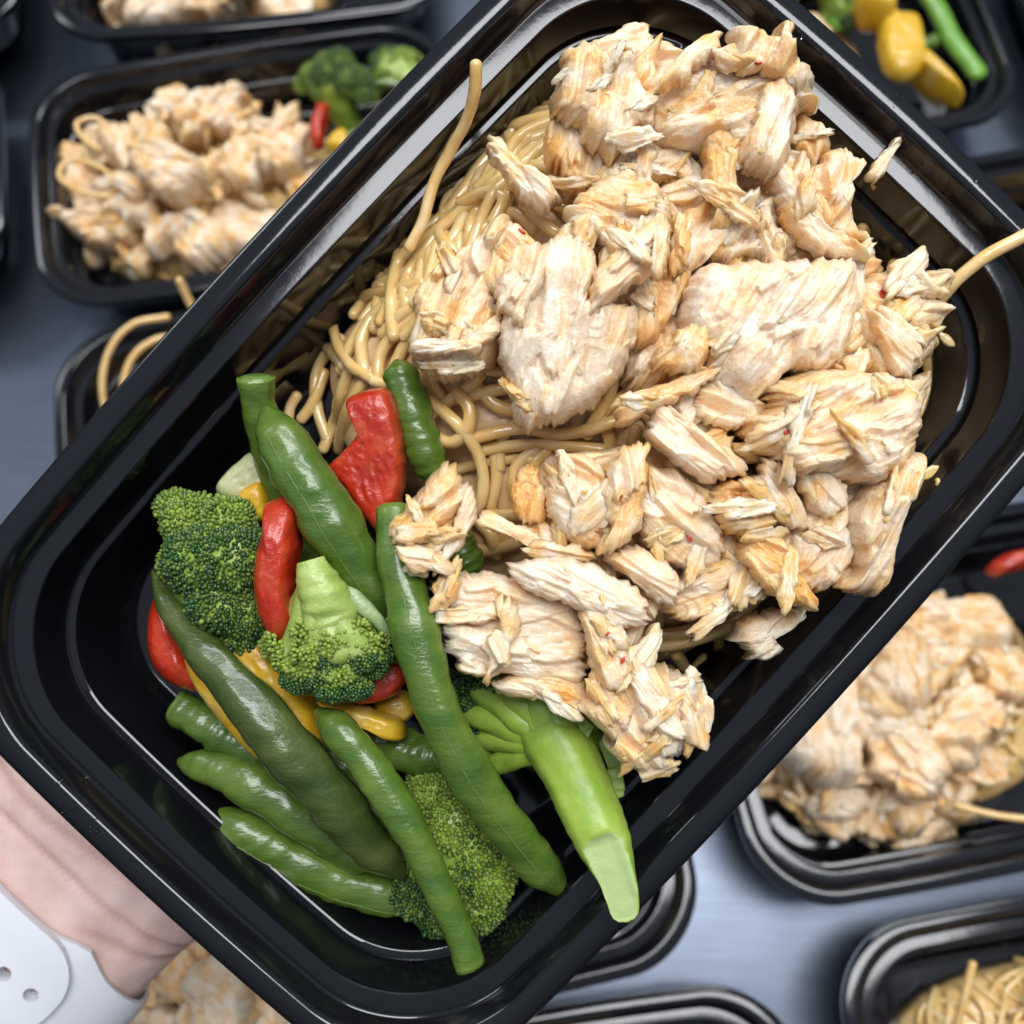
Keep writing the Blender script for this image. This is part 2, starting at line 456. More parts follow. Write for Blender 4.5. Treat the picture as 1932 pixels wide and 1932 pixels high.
# ------------------------------------------------------------------ table
def box_mesh(name, x0, x1, y0, y1, z0, z1, m):
    v = [(x, y, z) for z in (z0, z1) for y in (y0, y1) for x in (x0, x1)]
    f = [(0, 2, 3, 1), (4, 5, 7, 6), (0, 1, 5, 4), (2, 6, 7, 3), (0, 4, 6, 2), (1, 3, 7, 5)]
    return mesh(name, v, f, m, smooth=False)
tb = obj('table_top', box_mesh('table_top', -900, 900, -700, 1200, -25, 0, M_ST), Matrix.Identity(4))
tag(tb, 'brushed stainless steel table top under the trays', kind='structure')

# ------------------------------------------------------------------ the held tray
ANG = R(47.4)
tc = P(985, 931, 0)
TR = T @ MT(tc) @ Matrix.Rotation(ANG, 4, 'Z')
held = obj('meal_tray', TRAY, TR)
tag(held, 'black plastic meal tray tilted up in a hand, full of noodles, chicken and vegetables', 'tray')

# mound of sauce under noodles and chicken
MOUND = [(1030,175),(930,235),(800,390),(690,540),(610,650),(610,760),(660,880),(800,960),(850,1080),(990,1250),(1240,1270),(1400,1190),(1560,1060),(1700,860),(1760,700),(1700,500),(1630,360),(1530,240),(1380,120),(1230,80),(1120,95)]
c0, q0 = from_uv(MOUND, -24, 0)
V, f, A = chunk(q0, 26, 11, 160, 40, ragged=0, fibre=.6, lump=2.2, edge=2.6, under=.0, terr=.8, jag=.4, plank=0)
V[:, 2] = np.maximum(V[:, 2]-37.4, -37.5)
V[:, 0] += c0[0]; V[:, 1] += c0[1]
mo = obj('peanut_sauce', mesh('peanut_sauce', V-[c0[0], c0[1], -37], f, M_SA), T @ MT((c0[0], c0[1], -37)))
tag(mo, 'creamy brown sauce pooled between the noodles of the held tray', 'sauce', kind='stuff')
BV = BVHTree.FromPolygons([Vector(v) for v in V], f)
def mound_z(x, y):
    h = BV.ray_cast(Vector((x, y, 60)), Vector((0, 0, -1)))
    return h[0].z if h[0] is not None else -37.0

# ------------------------------------------------------------------ noodles
NOODLES = []
NG = 'noodles in the held tray'
def noodle_obj(path, rad, label, group=NG, sides=12, M=T, seed=0, name='noodle'):
    L = np.sum(np.linalg.norm(np.diff(path, axis=0), axis=1))
    n = int(max(8, L/1.3)); p = catmull(path, n)
    p = p+np.stack([.5*noise(np.arange(n)*.16, 0, seed, 5), .5*noise(np.arange(n)*.16, 4, seed, 6), .35*noise(np.arange(n)*.2, 8, seed, 7)], 1)
    V, f = tube(p, rad, sides, jitter=.13, seed=seed)
    o0 = p[0]
    o = obj(name, mesh(name, V-o0, f, M_ND), M @ MT(o0))
    tag(o, label, 'noodle', group); NOODLES.append(o); return o
def traced(uv, rad, label, dz=1.3, zs=None, seed=0):
    pts = []
    for i, (u, v) in enumerate(uv):
        if zs is not None: z = zs[i] if hasattr(zs, '__len__') else zs
        else:
            z = -20.
            for _ in range(3):
                p = P(u, v, z); z = mound_z(p[0], p[1])+dz
        pts.append(P(u, v, z))
    return noodle_obj(np.array(pts), rad, label, seed=seed)
LT = 'cooked spaghetti noodle lying in the tangle beside the long tray wall'
traced([(897,120),(894,170),(880,222),(852,272),(826,330),(802,400),(770,470)], 1.28, 'single noodle standing up out of the tangle against the tray wall', zs=[4,1,-4,-9,-12,-13,-14])
OUT = [(1055,165),(960,205),(880,275),(812,350),(750,425),(718,480),(690,535),(668,590)]
INN = [(1075,250),(1010,300),(950,355),(905,420),(868,490),(830,540),(800,580),(770,640)]
for k in range(26):
    a = k/25.
    pts = []
    for i, (o_, i_) in enumerate(zip(OUT, INN)):
        b_ = min(1, max(0, a+.30*math.sin(i*.9+k*1.7)))
        pts.append((o_[0]+(i_[0]-o_[0])*b_+random.uniform(-11, 11), o_[1]+(i_[1]-o_[1])*b_+random.uniform(-11, 11)))
    if k % 3 == 1: pts = pts[:-1]
    if k % 4 == 2: pts = pts[1:]
    traced(pts, random.uniform(1.3, 1.5), LT, dz=.8+1.2*random.random()+ (2.0 if k % 2 else 0)+(1.6 if k % 5 == 0 else 0), seed=k)
TR_N = [
 ([(795,535),(735,548),(665,568),(632,600),(634,640),(662,692),(702,716)], 'noodle bent in a hook above the red pepper', 4.0),
 ([(800,585),(745,628),(716,668),(712,712)], LT, 3.4),
 ([(592,632),(618,655),(648,690)], 'short noodle end poking out beside the tray wall', 2.6),
 ([(640,640),(600,690),(596,750),(620,830)], LT, 1.2), ([(660,690),(640,750),(628,800),(610,850)], LT, 1.6),
 ([(700,700),(672,740),(650,800),(640,850)], LT, 1.2), ([(610,700),(590,760),(570,790)], LT, 1.4), ([(560,745),(548,770),(545,800)], LT, 1.0),
 ([(700,600),(680,640),(690,700)], LT, 2.0), ([(760,560),(700,600),(655,660),(640,700)], LT, 2.0), ([(850,560),(780,620),(740,700)], LT, 1.5),
 ([(705,718),(760,736),(815,762),(862,800),(900,850),(914,900),(908,950),(880,985)], 'long orange-tinted noodle curling down past the loose chicken chunk', 5.5),
 ([(862,740),(885,770),(880,810),(850,835),(818,822),(806,790)], 'noodle curled into a small loop beside the dark bean', 4.4),
 ([(850,752),(930,738),(1010,722),(1100,716),(1185,690)], LT, 2.8), ([(870,700),(930,760),(1000,775),(1080,760)], LT, 2.0),
 ([(890,830),(980,812),(1060,820),(1150,800),(1200,770)], LT, 3.2), ([(900,852),(985,838),(1070,842),(1140,850)], LT, 2.4),
 ([(940,880),(945,830),(985,795),(1060,790)], LT, 1.6), ([(970,930),(975,880),(1010,850)], LT, 2.0), ([(1000,940),(1005,880),(1030,850)], LT, 1.2),
 ([(925,960),(935,900),(930,850)], LT, 1.8), ([(1160,700),(1140,760),(1110,820)], LT, 3.0), ([(1190,700),(1220,640),(1260,600)], LT, 3.0), ([(1120,800),(1180,740),(1230,690)], LT, 2.5),
 ([(770,600),(800,660),(815,720),(840,760)], LT, 2.0), ([(880,1030),(930,1040),(985,1020)], LT, 2), ([(900,980),(930,1010),(935,1050)], LT, 2),
 ([(1210,1222),(1290,1214),(1370,1188),(1430,1160)], 'thick noodle lying along the bottom edge of the heap', 5.5),
 ([(1215,1200),(1290,1195),(1350,1165)], LT, 4.5),
 ([(1262,1262),(1300,1288),(1338,1270),(1356,1225),(1352,1190)], 'noodle looped under the bottom edge of the heap', 3.0),
 ([(1275,1235),(1305,1262),(1330,1240)], LT, 2.5), ([(1395,1195),(1385,1225),(1372,1258)], 'short noodle stub at the bottom edge of the heap', 3.0),
 ([(1640,392),(1680,402),(1706,440),(1712,478),(1690,500)], 'thick sauced noodle bend by the far tray corner', 7.0),
 ([(1625,430),(1660,440),(1690,480)], LT, 5.0),
 ([(1740,610),(1772,655),(1778,715),(1755,785),(1720,835)], 'noodle curving down the heap beside the end wall', 4.5),
 ([(1790,735),(1792,775),(1765,815),(1725,838)], 'noodle loop lowest against the end wall', 2.0),
 ([(1750,640),(1755,720),(1735,790)], LT, 5.5),
 ([(1250,300),(1265,340),(1255,390),(1240,430)], LT, 6), ([(1290,300),(1270,350),(1290,400)], LT, 5), ([(1220,280),(1300,310),(1340,350)], LT, 5),
 ([(960,330),(985,370),(1010,410),(1050,440)], 'orange noodle tucked under the stick of chicken', 5.5),
 ([(870,380),(915,362),(950,375),(930,420)], 'noodle arched over the tangle beside the left chicken chunk', 6.0), ([(900,440),(960,400),(1010,430)], LT, 4.0)]
for k, (uv, lab, dz) in enumerate(TR_N): traced(uv, random.uniform(1.3, 1.5), lab, dz=dz, seed=40+k)
traced([(1760,585),(1790,548),(1830,508),(1880,472),(1945,438)], 1.35, 'noodle sticking out over the rim of the held tray', zs=[-6,-3,0,2,3], seed=90)
mpoly = [P(u, v, -16)[:2] for u, v in MOUND]
cnt = 0
while cnt < 62:
    u, v = random.uniform(800, 1740), random.uniform(110, 1250)
    p = P(u, v, -16)
    if not inside(mpoly, p[0], p[1]): continue
    h = random.uniform(0, 6.28); kap = random.uniform(-.06, .06); pts = []
    x, y = p[0], p[1]; lay = random.uniform(.6, 4.0)
    for _ in range(random.randint(7, 14)):
        if not inside(mpoly, x, y): break
        pts.append((x, y, mound_z(x, y)+lay)); h += kap*5+random.uniform(-.12, .12); x += 5*math.cos(h); y += 5*math.sin(h)
    if len(pts) < 4: continue
    noodle_obj(np.array(pts), random.uniform(1.3, 1.5), 'cooked spaghetti noodle half buried under the shredded chicken', seed=cnt, sides=10); cnt += 1

# ------------------------------------------------------------------ chicken
CH = []   # (label, outline, fibre angle, base z, thickness, tilt x, tilt y, sauce, opts)
def C(label, uv, ang, z, th, tx=0, ty=0, sauce=0.0, **o): CH.append((label, uv, ang, z, th, tx, ty, sauce, o))
C('greyish torn chicken scraps behind the top of the heap', [(1085,85),(1150,62),(1212,38),(1236,72),(1290,100),(1335,122),(1300,155),(1220,155),(1120,120)], 20, -10, 7, sauce=.1)
C('upright chicken bundle with coarse fibres at the top corner of the heap', [(1048,135),(1062,82),(1100,72),(1150,95),(1196,80),(1202,120),(1216,160),(1242,190),(1236,232),(1198,242),(1190,272),(1150,302),(1128,272),(1094,256),(1082,226),(1044,206),(1040,180)], 78, 0, 12, .1, .1, fibre=1.8)
C('large block of chicken along the top of the heap', [(1224,125),(1290,105),(1372,96),(1392,140),(1470,146),(1512,150),(1534,125),(1546,180),(1562,190),(1522,206),(1506,262),(1470,300),(1395,296),(1368,268),(1300,276),(1226,252),(1214,190)], 10, -1, 13, 0, .1, fibre=.7, lump=1.3)
C('ragged knob of chicken topping the heap near the rim', [(1378,90),(1385,38),(1430,46),(1468,64),(1476,32),(1498,32),(1492,62),(1502,100),(1540,150),(1500,156),(1440,128),(1380,122)], 65, 8, 9, .1, .15, .1)
C('split strip of chicken hanging down the top block', [(1450,152),(1500,152),(1496,240),(1470,328),(1396,302),(1416,240)], 72, 9, 6.5, fibre=2.2)
C('orange sauced chicken strip hanging below the top block', [(1338,226),(1400,232),(1404,262),(1390,330),(1396,400),(1400,422),(1346,432),(1350,390),(1330,330)], 82, 4, 7, sauce=.35)
C('chicken strips tucked under the upright bundle', [(1036,222),(1082,216),(1102,262),(1150,300),(1142,352),(1080,362),(1052,322),(1026,280)], 80, -5, 9, sauce=.25, fibre=2.0)
C('square stick of white chicken on the noodles', [(914,272),(936,254),(962,282),(1010,320),(1056,360),(1052,390),(1016,392),(960,342),(930,302)], -44, -3, 6.5, terr=.3, sauce=-.1)
C('rounded chicken flap above the big middle chunk', [(1100,366),(1150,330),(1210,316),(1246,350),(1268,402),(1262,480),(1190,510),(1130,450),(1080,425),(1070,400)], -20, 0, 10, 0, .1)
C('dark gap chicken wedge right of the big middle chunk', [(1220,480),(1266,430),(1272,520),(1310,512),(1290,560),(1240,642),(1190,652),(1200,560)], 75, -3, 8, sauce=.25)
C('biggest smooth white chicken chunk in the middle of the heap', [(1070,420),(1112,440),(1136,500),(1126,556),(1190,560),(1217,600),(1190,680),(1130,758),(1062,790),(1002,808),(972,780),(960,720),(936,640),(960,560),(1000,500),(1032,440)], 80, -2, 15, -.05, .1, -.25, lump=.6, fibre=1.2)
C('grainy chicken chunk at the left of the heap', [(828,492),(870,470),(902,450),(955,402),(972,420),(952,480),(942,560),(946,620),(930,680),(882,700),(830,716),(790,690),(770,660),(786,600),(780,560),(810,510)], 70, -5, 13, -.1, .05, .1, fibre=.8, lump=1.3)
C('thin chicken strip wrapped across the left chunk', [(775,648),(820,640),(880,640),(925,610),(940,590),(938,622),(905,660),(840,668),(785,668)], 8, 7, 3.2, sauce=-.1, ragged=.5)
C('curled brown edged flake between the left and middle chunks', [(955,482),(1000,450),(1032,490),(1022,540),(992,590),(986,622),(946,592),(934,560)], 70, 9, 5, sauce=.1)
C('slanting chicken flake lying on the big middle chunk', [(1112,524),(1140,490),(1200,430),(1250,402),(1264,450),(1240,502),(1180,545),(1130,582),(1108,604)], 42, 8, 7, fibre=1.6)
C('frayed chicken slab between the top block and the smooth block', [(1274,412),(1330,380),(1400,420),(1470,362),(1492,430),(1502,482),(1430,486),(1330,492),(1300,522),(1258,512)], 62, -2, 9, fibre=1.8)
C('long arching chicken strip at the right of the heap', [(1460,330),(1476,298),(1502,360),(1540,410),(1600,450),(1642,482),(1610,484),(1540,474),(1500,436),(1476,402)], -48, 6, 7, sauce=.05)
C('chicken mass with a browned knob near the end rim', [(1500,330),(1545,310),(1560,284),(1612,280),(1632,310),(1606,345),(1612,430),(1642,482),(1570,446),(1516,400)], 70, -3, 11, fibre=1.5, sauce=.05)
C('faceted smooth white chicken block at the right of the heap', [(1314,505),(1340,486),(1450,480),(1600,476),(1622,520),(1617,640),(1560,702),(1500,692),(1450,742),(1400,762),(1330,690),(1302,640),(1290,570)], 58, 0, 16, .05, .05, -.2, fibre=1.3, lump=.7, edge=7)
C('lumpy shredded chicken mound by the end wall', [(1612,540),(1690,500),(1740,508),(1800,500),(1796,540),(1772,562),(1760,600),(1752,640),(1772,655),(1720,714),(1650,724),(1605,640)], -30, -4, 12, .05, 0, .1, lump=1.8)
C('pointed white flake on the shredded mound by the end wall', [(1642,584),(1662,596),(1700,622),(1744,660),(1730,700),(1700,706),(1672,662),(1650,624)], -48, 7, 4.5, fibre=1.5, sauce=-.1)
C('narrow sliver beside the pointed white flake', [(1660,578),(1700,596),(1745,640),(1752,655),(1715,640),(1680,614)], -36, 8, 3, sauce=-.1)
C('browned lump at the left foot of the smooth block', [(1262,645),(1300,604),(1338,622),(1334,690),(1292,704),(1234,692),(1240,652)], 60, 6, 8, sauce=.3, lump=1.6)
C('twisted strand reaching left below the smooth block', [(1150,762),(1180,742),(1250,722),(1330,690),(1366,684),(1352,712),(1282,752),(1222,774),(1182,802),(1158,792)], 22, 6, 6, sauce=.15)
C('flat pale flake below the smooth block', [(1306,742),(1340,712),(1400,732),(1452,762),(1442,802),(1380,812),(1328,792)], -20, 3, 6, sauce=-.1)
C('shaggy round chicken ball with red chili bits', [(1440,730),(1520,692),(1570,688),(1642,692),(1722,720),(1742,770),(1730,850),(1680,902),(1592,912),(1502,882),(1430,842),(1396,794),(1452,764)], 25, 1, 17, .05, -.05, .1, lump=2.0, fibre=1.0)
C('folded chicken strip on the front of the shaggy ball', [(1480,850),(1530,820),(1590,800),(1640,820),(1620,858),(1560,880),(1510,890)], 15, 14, 6, sauce=.05, fibre=1.3)
C('long pointed chicken flake slanting down the middle of the heap', [(1232,762),(1262,758),(1312,800),(1392,852),(1424,892),(1382,904),(1330,908),(1270,862),(1228,822)], -38, 5, 8, .05, 0, -.1, fibre=1.4)
C('broad flat chicken slice in the lower middle of the heap', [(1210,880),(1290,896),(1342,960),(1372,1002),(1362,1062),(1300,1082),(1230,1042),(1196,980)], -35, 1, 8, sauce=.05, fibre=.8)
C('torn chicken slab with parallel fibres in the lower middle', [(1036,872),(1090,852),(1142,890),(1172,960),(1156,1022),(1100,1042),(1050,1002),(1028,930)], -35, 0, 10, fibre=2.0)
C('bent yellowish chicken strip lying over the fibre slab', [(1180,840),(1226,832),(1222,880),(1216,960),(1190,1022),(1130,1046),(1152,990),(1136,940),(1152,880)], 75, 9, 5.5, sauce=.15)
C('orange stained chicken clump in the lower right of the heap', [(1340,930),(1400,900),(1450,910),(1470,980),(1440,1010),(1370,1000)], 10, 3, 10, sauce=.45, lump=1.8)
C('upright strip fanning below the shaggy ball', [(1440,872),(1478,870),(1500,920),(1530,990),(1500,1002),(1458,980),(1436,930)], -62, 6, 6, sauce=-.05, fibre=1.7)
C('second upright strip fanning below the shaggy ball', [(1496,880),(1540,880),(1590,900),(1604,950),(1570,980),(1530,960)], -60, 7, 6, fibre=1.7)
C('wide white slice fanning towards the long tray rim', [(1510,932),(1590,942),(1612,1000),(1602,1062),(1545,1122),(1490,1102),(1476,1020)], 62, 0, 8, .05, -.05, -.1, fibre=1.4)
C('ragged chicken strip hanging over the long tray rim', [(1618,945),(1690,872),(1742,850),(1722,902),(1702,950),(1682,1040),(1672,1116),(1588,1116),(1622,1072),(1606,1000)], 68, 5, 9, .1, 0, .05, fibre=1.4)
C('bright orange pointed chicken spike near the long rim', [(1415,1005),(1470,1008),(1492,1060),(1522,1100),(1552,1156),(1500,1142),(1440,1112),(1406,1060)], -48, 5, 8, 0, 0, .5, fibre=1.2)
C('chicken strips laid across the lower edge of the heap', [(1236,1120),(1290,1080),(1380,1050),(1430,1090),(1440,1130),(1360,1160),(1280,1176)], 20, -2, 8, fibre=1.8, sauce=.05)
C('chunky white end piece against the long tray wall', [(1386,1192),(1430,1160),(1512,1148),(1524,1166),(1455,1212),(1474,1232),(1430,1248),(1390,1218)], 28, -6, 8, sauce=-.1)
C('long white forked strip across the lower heap', [(962,1078),(1000,1054),(1080,1060),(1150,1080),(1232,1140),(1200,1192),(1120,1162),(1040,1132),(988,1112)], -24, 8, 6.5, 0, 0, -.3, fibre=1.8)
C('thin flat chicken leaf beside the forked strip', [(1140,1045),(1220,1036),(1284,1092),(1272,1142),(1205,1112)], -38, 5, 5, sauce=-.1, fibre=.8)
C('loose golden chicken chunk resting on the green beans', [(728,990),(780,930),(820,882),(852,868),(882,910),(862,960),(850,1010),(822,1060),(790,1086),(770,1050),(734,1020)], 55, 2, 10, .1, .05, .25, lump=1.3)
C('white sliver leaning against the loose golden chunk', [(886,920),(898,958),(872,1030),(818,1086),(828,1050),(850,1000),(868,950)], 62, 8, 4, sauce=-.15, fibre=1.5)
C('small hooked shred on the noodles beside the golden chunk', [(888,990),(920,962),(980,990),(1022,1010),(1012,1042),(960,1012)], -22, 0, 5)
C('brown stained chicken nub among the noodles', [(962,930),(975,890),(1010,885),(1032,930),(1030,985),(985,985)], 75, -2, 7, sauce=.4)
C('smooth grey pink chicken slab at the foot of the heap', [(812,1102),(870,1080),(960,1088),(1040,1110),(1092,1140),(1112,1230),(1092,1290),(1022,1302),(960,1282),(882,1282),(840,1232),(820,1160)], -10, -1, 10, -.05, -.05, -.2, fibre=.5, lump=.7, terr=.4)
C('curled white shred on the smooth grey pink slab', [(938,1125),(966,1130),(982,1182),(960,1232),(930,1272),(912,1294),(930,1222),(950,1182)], 70, 8, 4, sauce=.0)
C('short yellow strip lying on the smooth grey pink slab', [(820,1152),(870,1144),(940,1144),(942,1168),(880,1178),(822,1174)], 2, 8, 3.6, sauce=.1, ragged=.4)
C('orange grainy lump at the tip of the grey pink slab', [(812,1100),(850,1084),(870,1100),(850,1130),(820,1130)], 30, 6, 5, sauce=.5, lump=1.5)
C('frayed chicken flap over the broccoli stalk', [(925,1290),(1000,1270),(1090,1280),(1120,1330),(1080,1340),(1020,1325),(960,1316)], -10, 1, 7, sauce=.15)
C('heavy ragged chicken end hanging over the black tray wall', [(1110,1160),(1160,1180),(1212,1230),(1290,1280),(1322,1302),(1322,1400),(1262,1440),(1248,1466),(1190,1452),(1140,1416),(1158,1402),(1100,1352),(1080,1330),(1120,1290)], -62, 1, 12, 0, -.05, .1, fibre=1.7)
C('slim chicken strip down the heavy ragged end', [(1098,1132),(1140,1122),(1172,1180),(1192,1250),(1172,1302),(1130,1292),(1108,1222)], -72, 9, 5.5, sauce=.15, fibre=1.6)
C('white shard on the heavy ragged end', [(1190,1280),(1216,1262),(1260,1320),(1300,1390),(1262,1400),(1220,1350)], -58, 11, 4.5, sauce=-.2, fibre=1.4)
C('loose white chicken shard lying on the end rim', [(1640,332),(1652,300),(1690,262),(1701,270),(1680,312),(1656,342)], 55, -3.6, 3, sauce=-.1, ragged=.5, lump=.5)
C('chicken filling the gap below the top block', [(1300,300),(1420,300),(1470,340),(1400,430),(1310,400),(1270,360)], 40, -8, 10, sauce=.2)
C('chicken filling under the smooth block edge', [(1190,600),(1290,560),(1330,700),(1240,760),(1170,700)], 50, -9, 9, sauce=.2)
C('shredded chicken bed in the lower middle of the heap', [(1120,900),(1260,840),(1420,880),(1560,950),(1540,1080),(1400,1110),(1220,1100),(1060,1060)], 20, -9, 9, sauce=.2)
C('shredded chicken bed under the shaggy ball', [(1560,690),(1700,680),(1740,780),(1700,900),(1560,940),(1440,880)], 20, -8, 9, sauce=.2)
C('shredded chicken bed under the right strips', [(1440,430),(1600,420),(1660,520),(1620,620),(1500,560)], 20, -9, 9, sauce=.2)
CHO = []; chverts = []; chfaces = []; chown = []
for i, (lab, uv, ang, z, th, tx, ty, sa, o) in enumerate(CH):
    th *= .84
    a = R(ang); c, q = from_uv(uv, z+th*.75, a)
    area_ = abs(np.sum(q[:, 0]*np.roll(q[:, 1], -1)-q[:, 1]*np.roll(q[:, 0], -1)))/2
    big = area_ > 350
    V, f, A = chunk(q, th, 100+i, 230 if big else 150, 42 if big else 24, sauce=sa, **o)
    M = MT((c[0], c[1], z)) @ Matrix.Rotation(a, 4, 'Z') @ Matrix.Rotation(-ty, 4, 'Y') @ Matrix.Rotation(tx, 4, 'X')
    ob = obj('chicken_piece', mesh('chicken_piece', V, f, M_CH, A), T @ M)
    tag(ob, lab, 'chicken', 'chicken pieces in the held tray'); CHO.append(ob)
    k = len(chverts); chverts += [M @ (Vector(v)*.001)*1000 for v in V]
    chfaces += [tuple(j+k for j in t_) for t_ in f]; chown += [sa]*len(f)
BC = BVHTree.FromPolygons(chverts, chfaces)

GAPS = [[(1080,120),(1230,130),(1470,160),(1520,230),(1560,330),(1590,470),(1690,560),(1690,850),(1600,960),(1500,1070),(1250,1130),(1200,900),(1240,740),(1290,600),(1280,500),(1180,340),(1050,300)],
        [(1040,870),(1250,850),(1500,1000),(1500,1110),(1200,1170),(1090,1280),(860,1240),(850,1110),(1030,1050)],[(940,470),(1100,420),(1260,420),(1250,560),(1180,640),(960,620)]]
rf = random.Random(31); nf = 0
for k in range(1500):
    if nf >= 90: break
    u, v = rf.uniform(850, 1760), rf.uniform(90, 1290)
    if not any(inside(g_, u, v) for g_ in GAPS): continue
    p = P(u, v, 2); h = BC.ray_cast(Vector((p[0], p[1], 80)), Vector((0, 0, -1)))
    if h[0] is not None and h[0].z > 2.5: continue
    L, W = rf.uniform(9, 18), rf.uniform(5, 9); th = rf.uniform(3, 5); z = rf.uniform(-2.0, 2.4)
    a = np.linspace(0, 2*np.pi, 9, endpoint=False); rr_ = np.random.RandomState(1500+k).uniform(.7, 1.2, 9)
    V, f, A = chunk(np.stack([np.cos(a)*L/2*rr_, np.sin(a)*W/2*rr_], 1), th, 1500+k, 100, 16, sauce=rf.uniform(-.05, .3))
    M = MT((p[0], p[1], z)) @ Matrix.Rotation(rf.uniform(0, 6.28), 4, 'Z') @ Matrix.Rotation(rf.uniform(-.2, .2), 4, 'Y') @ Matrix.Rotation(rf.uniform(-.2, .2), 4, 'X')
    ob = obj('chicken_scrap', mesh('chicken_scrap', V, f, M_CH, A), T @ M)
    tag(ob, 'torn chicken scrap wedged between larger pieces of the held heap', 'chicken', 'chicken scraps in the held heap')
    k_ = len(chverts); chverts += [M @ (Vector(v_)*.001)*1000 for v_ in V]; chfaces += [tuple(j+k_ for j in t_) for t_ in f]; chown += [.1]*len(f)
    nf += 1
    if nf % 10 == 0: BC = BVHTree.FromPolygons(chverts, chfaces)
BC = BVHTree.FromPolygons(chverts, chfaces)

# small shreds, crumbs and chili bits on top of the heap
def small(seed, L, W, th, **o):
    a = np.linspace(0, 2*np.pi, 9, endpoint=False); rr = np.random.RandomState(seed).uniform(.7, 1.2, 9)
    q = np.stack([np.cos(a)*L/2*rr, np.sin(a)*W/2*rr], 1)
    V, f, A = chunk(q, th, seed, 44, 8, ragged=1.3, plank=0, sauce=random.uniform(0, .35), **o)
    return mesh('chicken_shred', V, f, M_CH, A)
def flake(seed, L, W, th):
    rs_ = np.random.RandomState(seed); a = np.linspace(0, 2*np.pi, 11, endpoint=False); rr = rs_.uniform(.72, 1.2, 11)
    q = np.stack([np.cos(a)*L/2*rr, np.sin(a)*W/2*rr], 1)
    V, f, A = chunk(q, th, seed, 84, 14, ragged=1.0, plank=1.6, lump=.7, edge=6, sauce=rs_.uniform(-.15, .32), bend=rs_.uniform(0, .02))
    return mesh('chicken_shred', V, f, M_CH, A)
SM = [flake(300+i, random.uniform(7, 17), random.uniform(2.4, 6.2), random.uniform(.9, 1.8)) for i in range(22)]
CR_ = [small(340+i, random.uniform(1.2, 3.0), random.uniform(.9, 2.2), random.uniform(.5, 1.0), lump=.8) for i in range(8)]
placed = 0
rs = random.Random(5)
while placed < 150:
    u, v = rs.uniform(770, 1800), rs.uniform(60, 1450)
    p = P(u, v, 8)
    h = BC.ray_cast(Vector((p[0], p[1], 80)), Vector((0, 0, -1)))
    if h[0] is None or h[1].z < .2: continue
    if h[1].z > .93 and placed < 90 and rs.random() < .6: continue
    if placed < 90 and chown[h[2]] <= -.05 and rs.random() < .88: continue
    if placed < 90 and chown[h[2]] < .08 and rs.random() < .35: continue
    crumb = placed >= 90
    nrm = (h[1]+Vector((0, 0, 1.1))).normalized()
    q = nrm.to_track_quat('Z', 'X').to_matrix().to_4x4()
    M = MT(h[0]-nrm*.5) @ q @ Matrix.Rotation(rs.uniform(0, 6.28), 4, 'Z') @ Matrix.Rotation(rs.uniform(-.12, .12), 4, 'Y') @ Matrix.Scale(rs.uniform(.65, 1.2), 4)
    ob = obj('chicken_crumb' if crumb else 'chicken_shred', rs.choice(CR_ if crumb else SM), T @ M)
    tag(ob, 'tiny crumb of sauced chicken stuck on the heap' if crumb else 'thin torn shred of chicken lying on the heap', 'chicken', 'crumbs on the held chicken heap' if crumb else 'shreds on the held chicken heap')
    placed += 1
def on_heap(u, v, z=8):
    for _ in range(3):
        p = P(u, v, z); h = BC.ray_cast(Vector((p[0], p[1], 80)), Vector((0, 0, -1)))
        if h[0] is None: return Vector(p)
        z = h[0].z
    return h[0]
def bit(L, W, th, seed, m, name):
    a = np.linspace(0, 2*np.pi, 10, endpoint=False)
    q = np.stack([np.cos(a)*L/2*(1+.2*np.cos(2*a)), np.sin(a)*W/2], 1)
    V, f, A = chunk(q, th, seed, 28, 6, ragged=0, fibre=0, lump=.25, terr=0, jag=.3, plank=0)
    return mesh(name, V, f, m, np.array(A)*.3)
for k, (u, v, L, W, an) in enumerate([(1503,782,2.6,1.5,60),(1492,800,1.8,1.2,20),(1482,815,1.6,1.3,0),(1664,553,2.4,1.1,80),(1430,112+8,1.2,.7,0),(1392,938,1.5,.7,60),(985,437,1.6,.8,-30),(1175,1245,1.5,.8,60),(1145,1195,1.2,.6,40),(1300,1015,1.3,.6,-60)]):
    ob = obj('chili_bit', bit(L, W, .7, 400+k, M_CHILI, 'chili_bit'), T @ MT(on_heap(u, v)) @ Matrix.Rotation(R(an), 4, 'Z'))
    tag(ob, 'tiny red chili bit stuck on the chicken heap', 'chili', 'chili bits on the chicken heap')
for k, (u, v, z, L, W, an, lab) in enumerate([(1752,892,-6,4.4,2.2,35,'larger drop of sauce on the tray wall beside the hanging chicken'),(1768,908,-5.5,1.3,.9,80,'tiny drop of sauce beside the larger sauce drop'),(1572,1160,-8,3.2,1.4,50,'oval drop of sauce on the wall below the orange spike'),(1650,347,-11,2.2,1.4,70,'drop of sauce under the loose shard by the end rim'),(1785,640,-18,4.2,2.2,-40,'smear of sauce on the end wall'),(1692,1103,-4.6,1.8,.7,40,'speck of chicken on the long rim ledge')]):
    ob = obj('sauce_drop', bit(L, W, .6, 430+k, M_ND, 'sauce_drop'), T @ MT(P(u, v, z)) @ Matrix.Rotation(R(an), 4, 'Z'))
    tag(ob, lab, 'sauce drop')

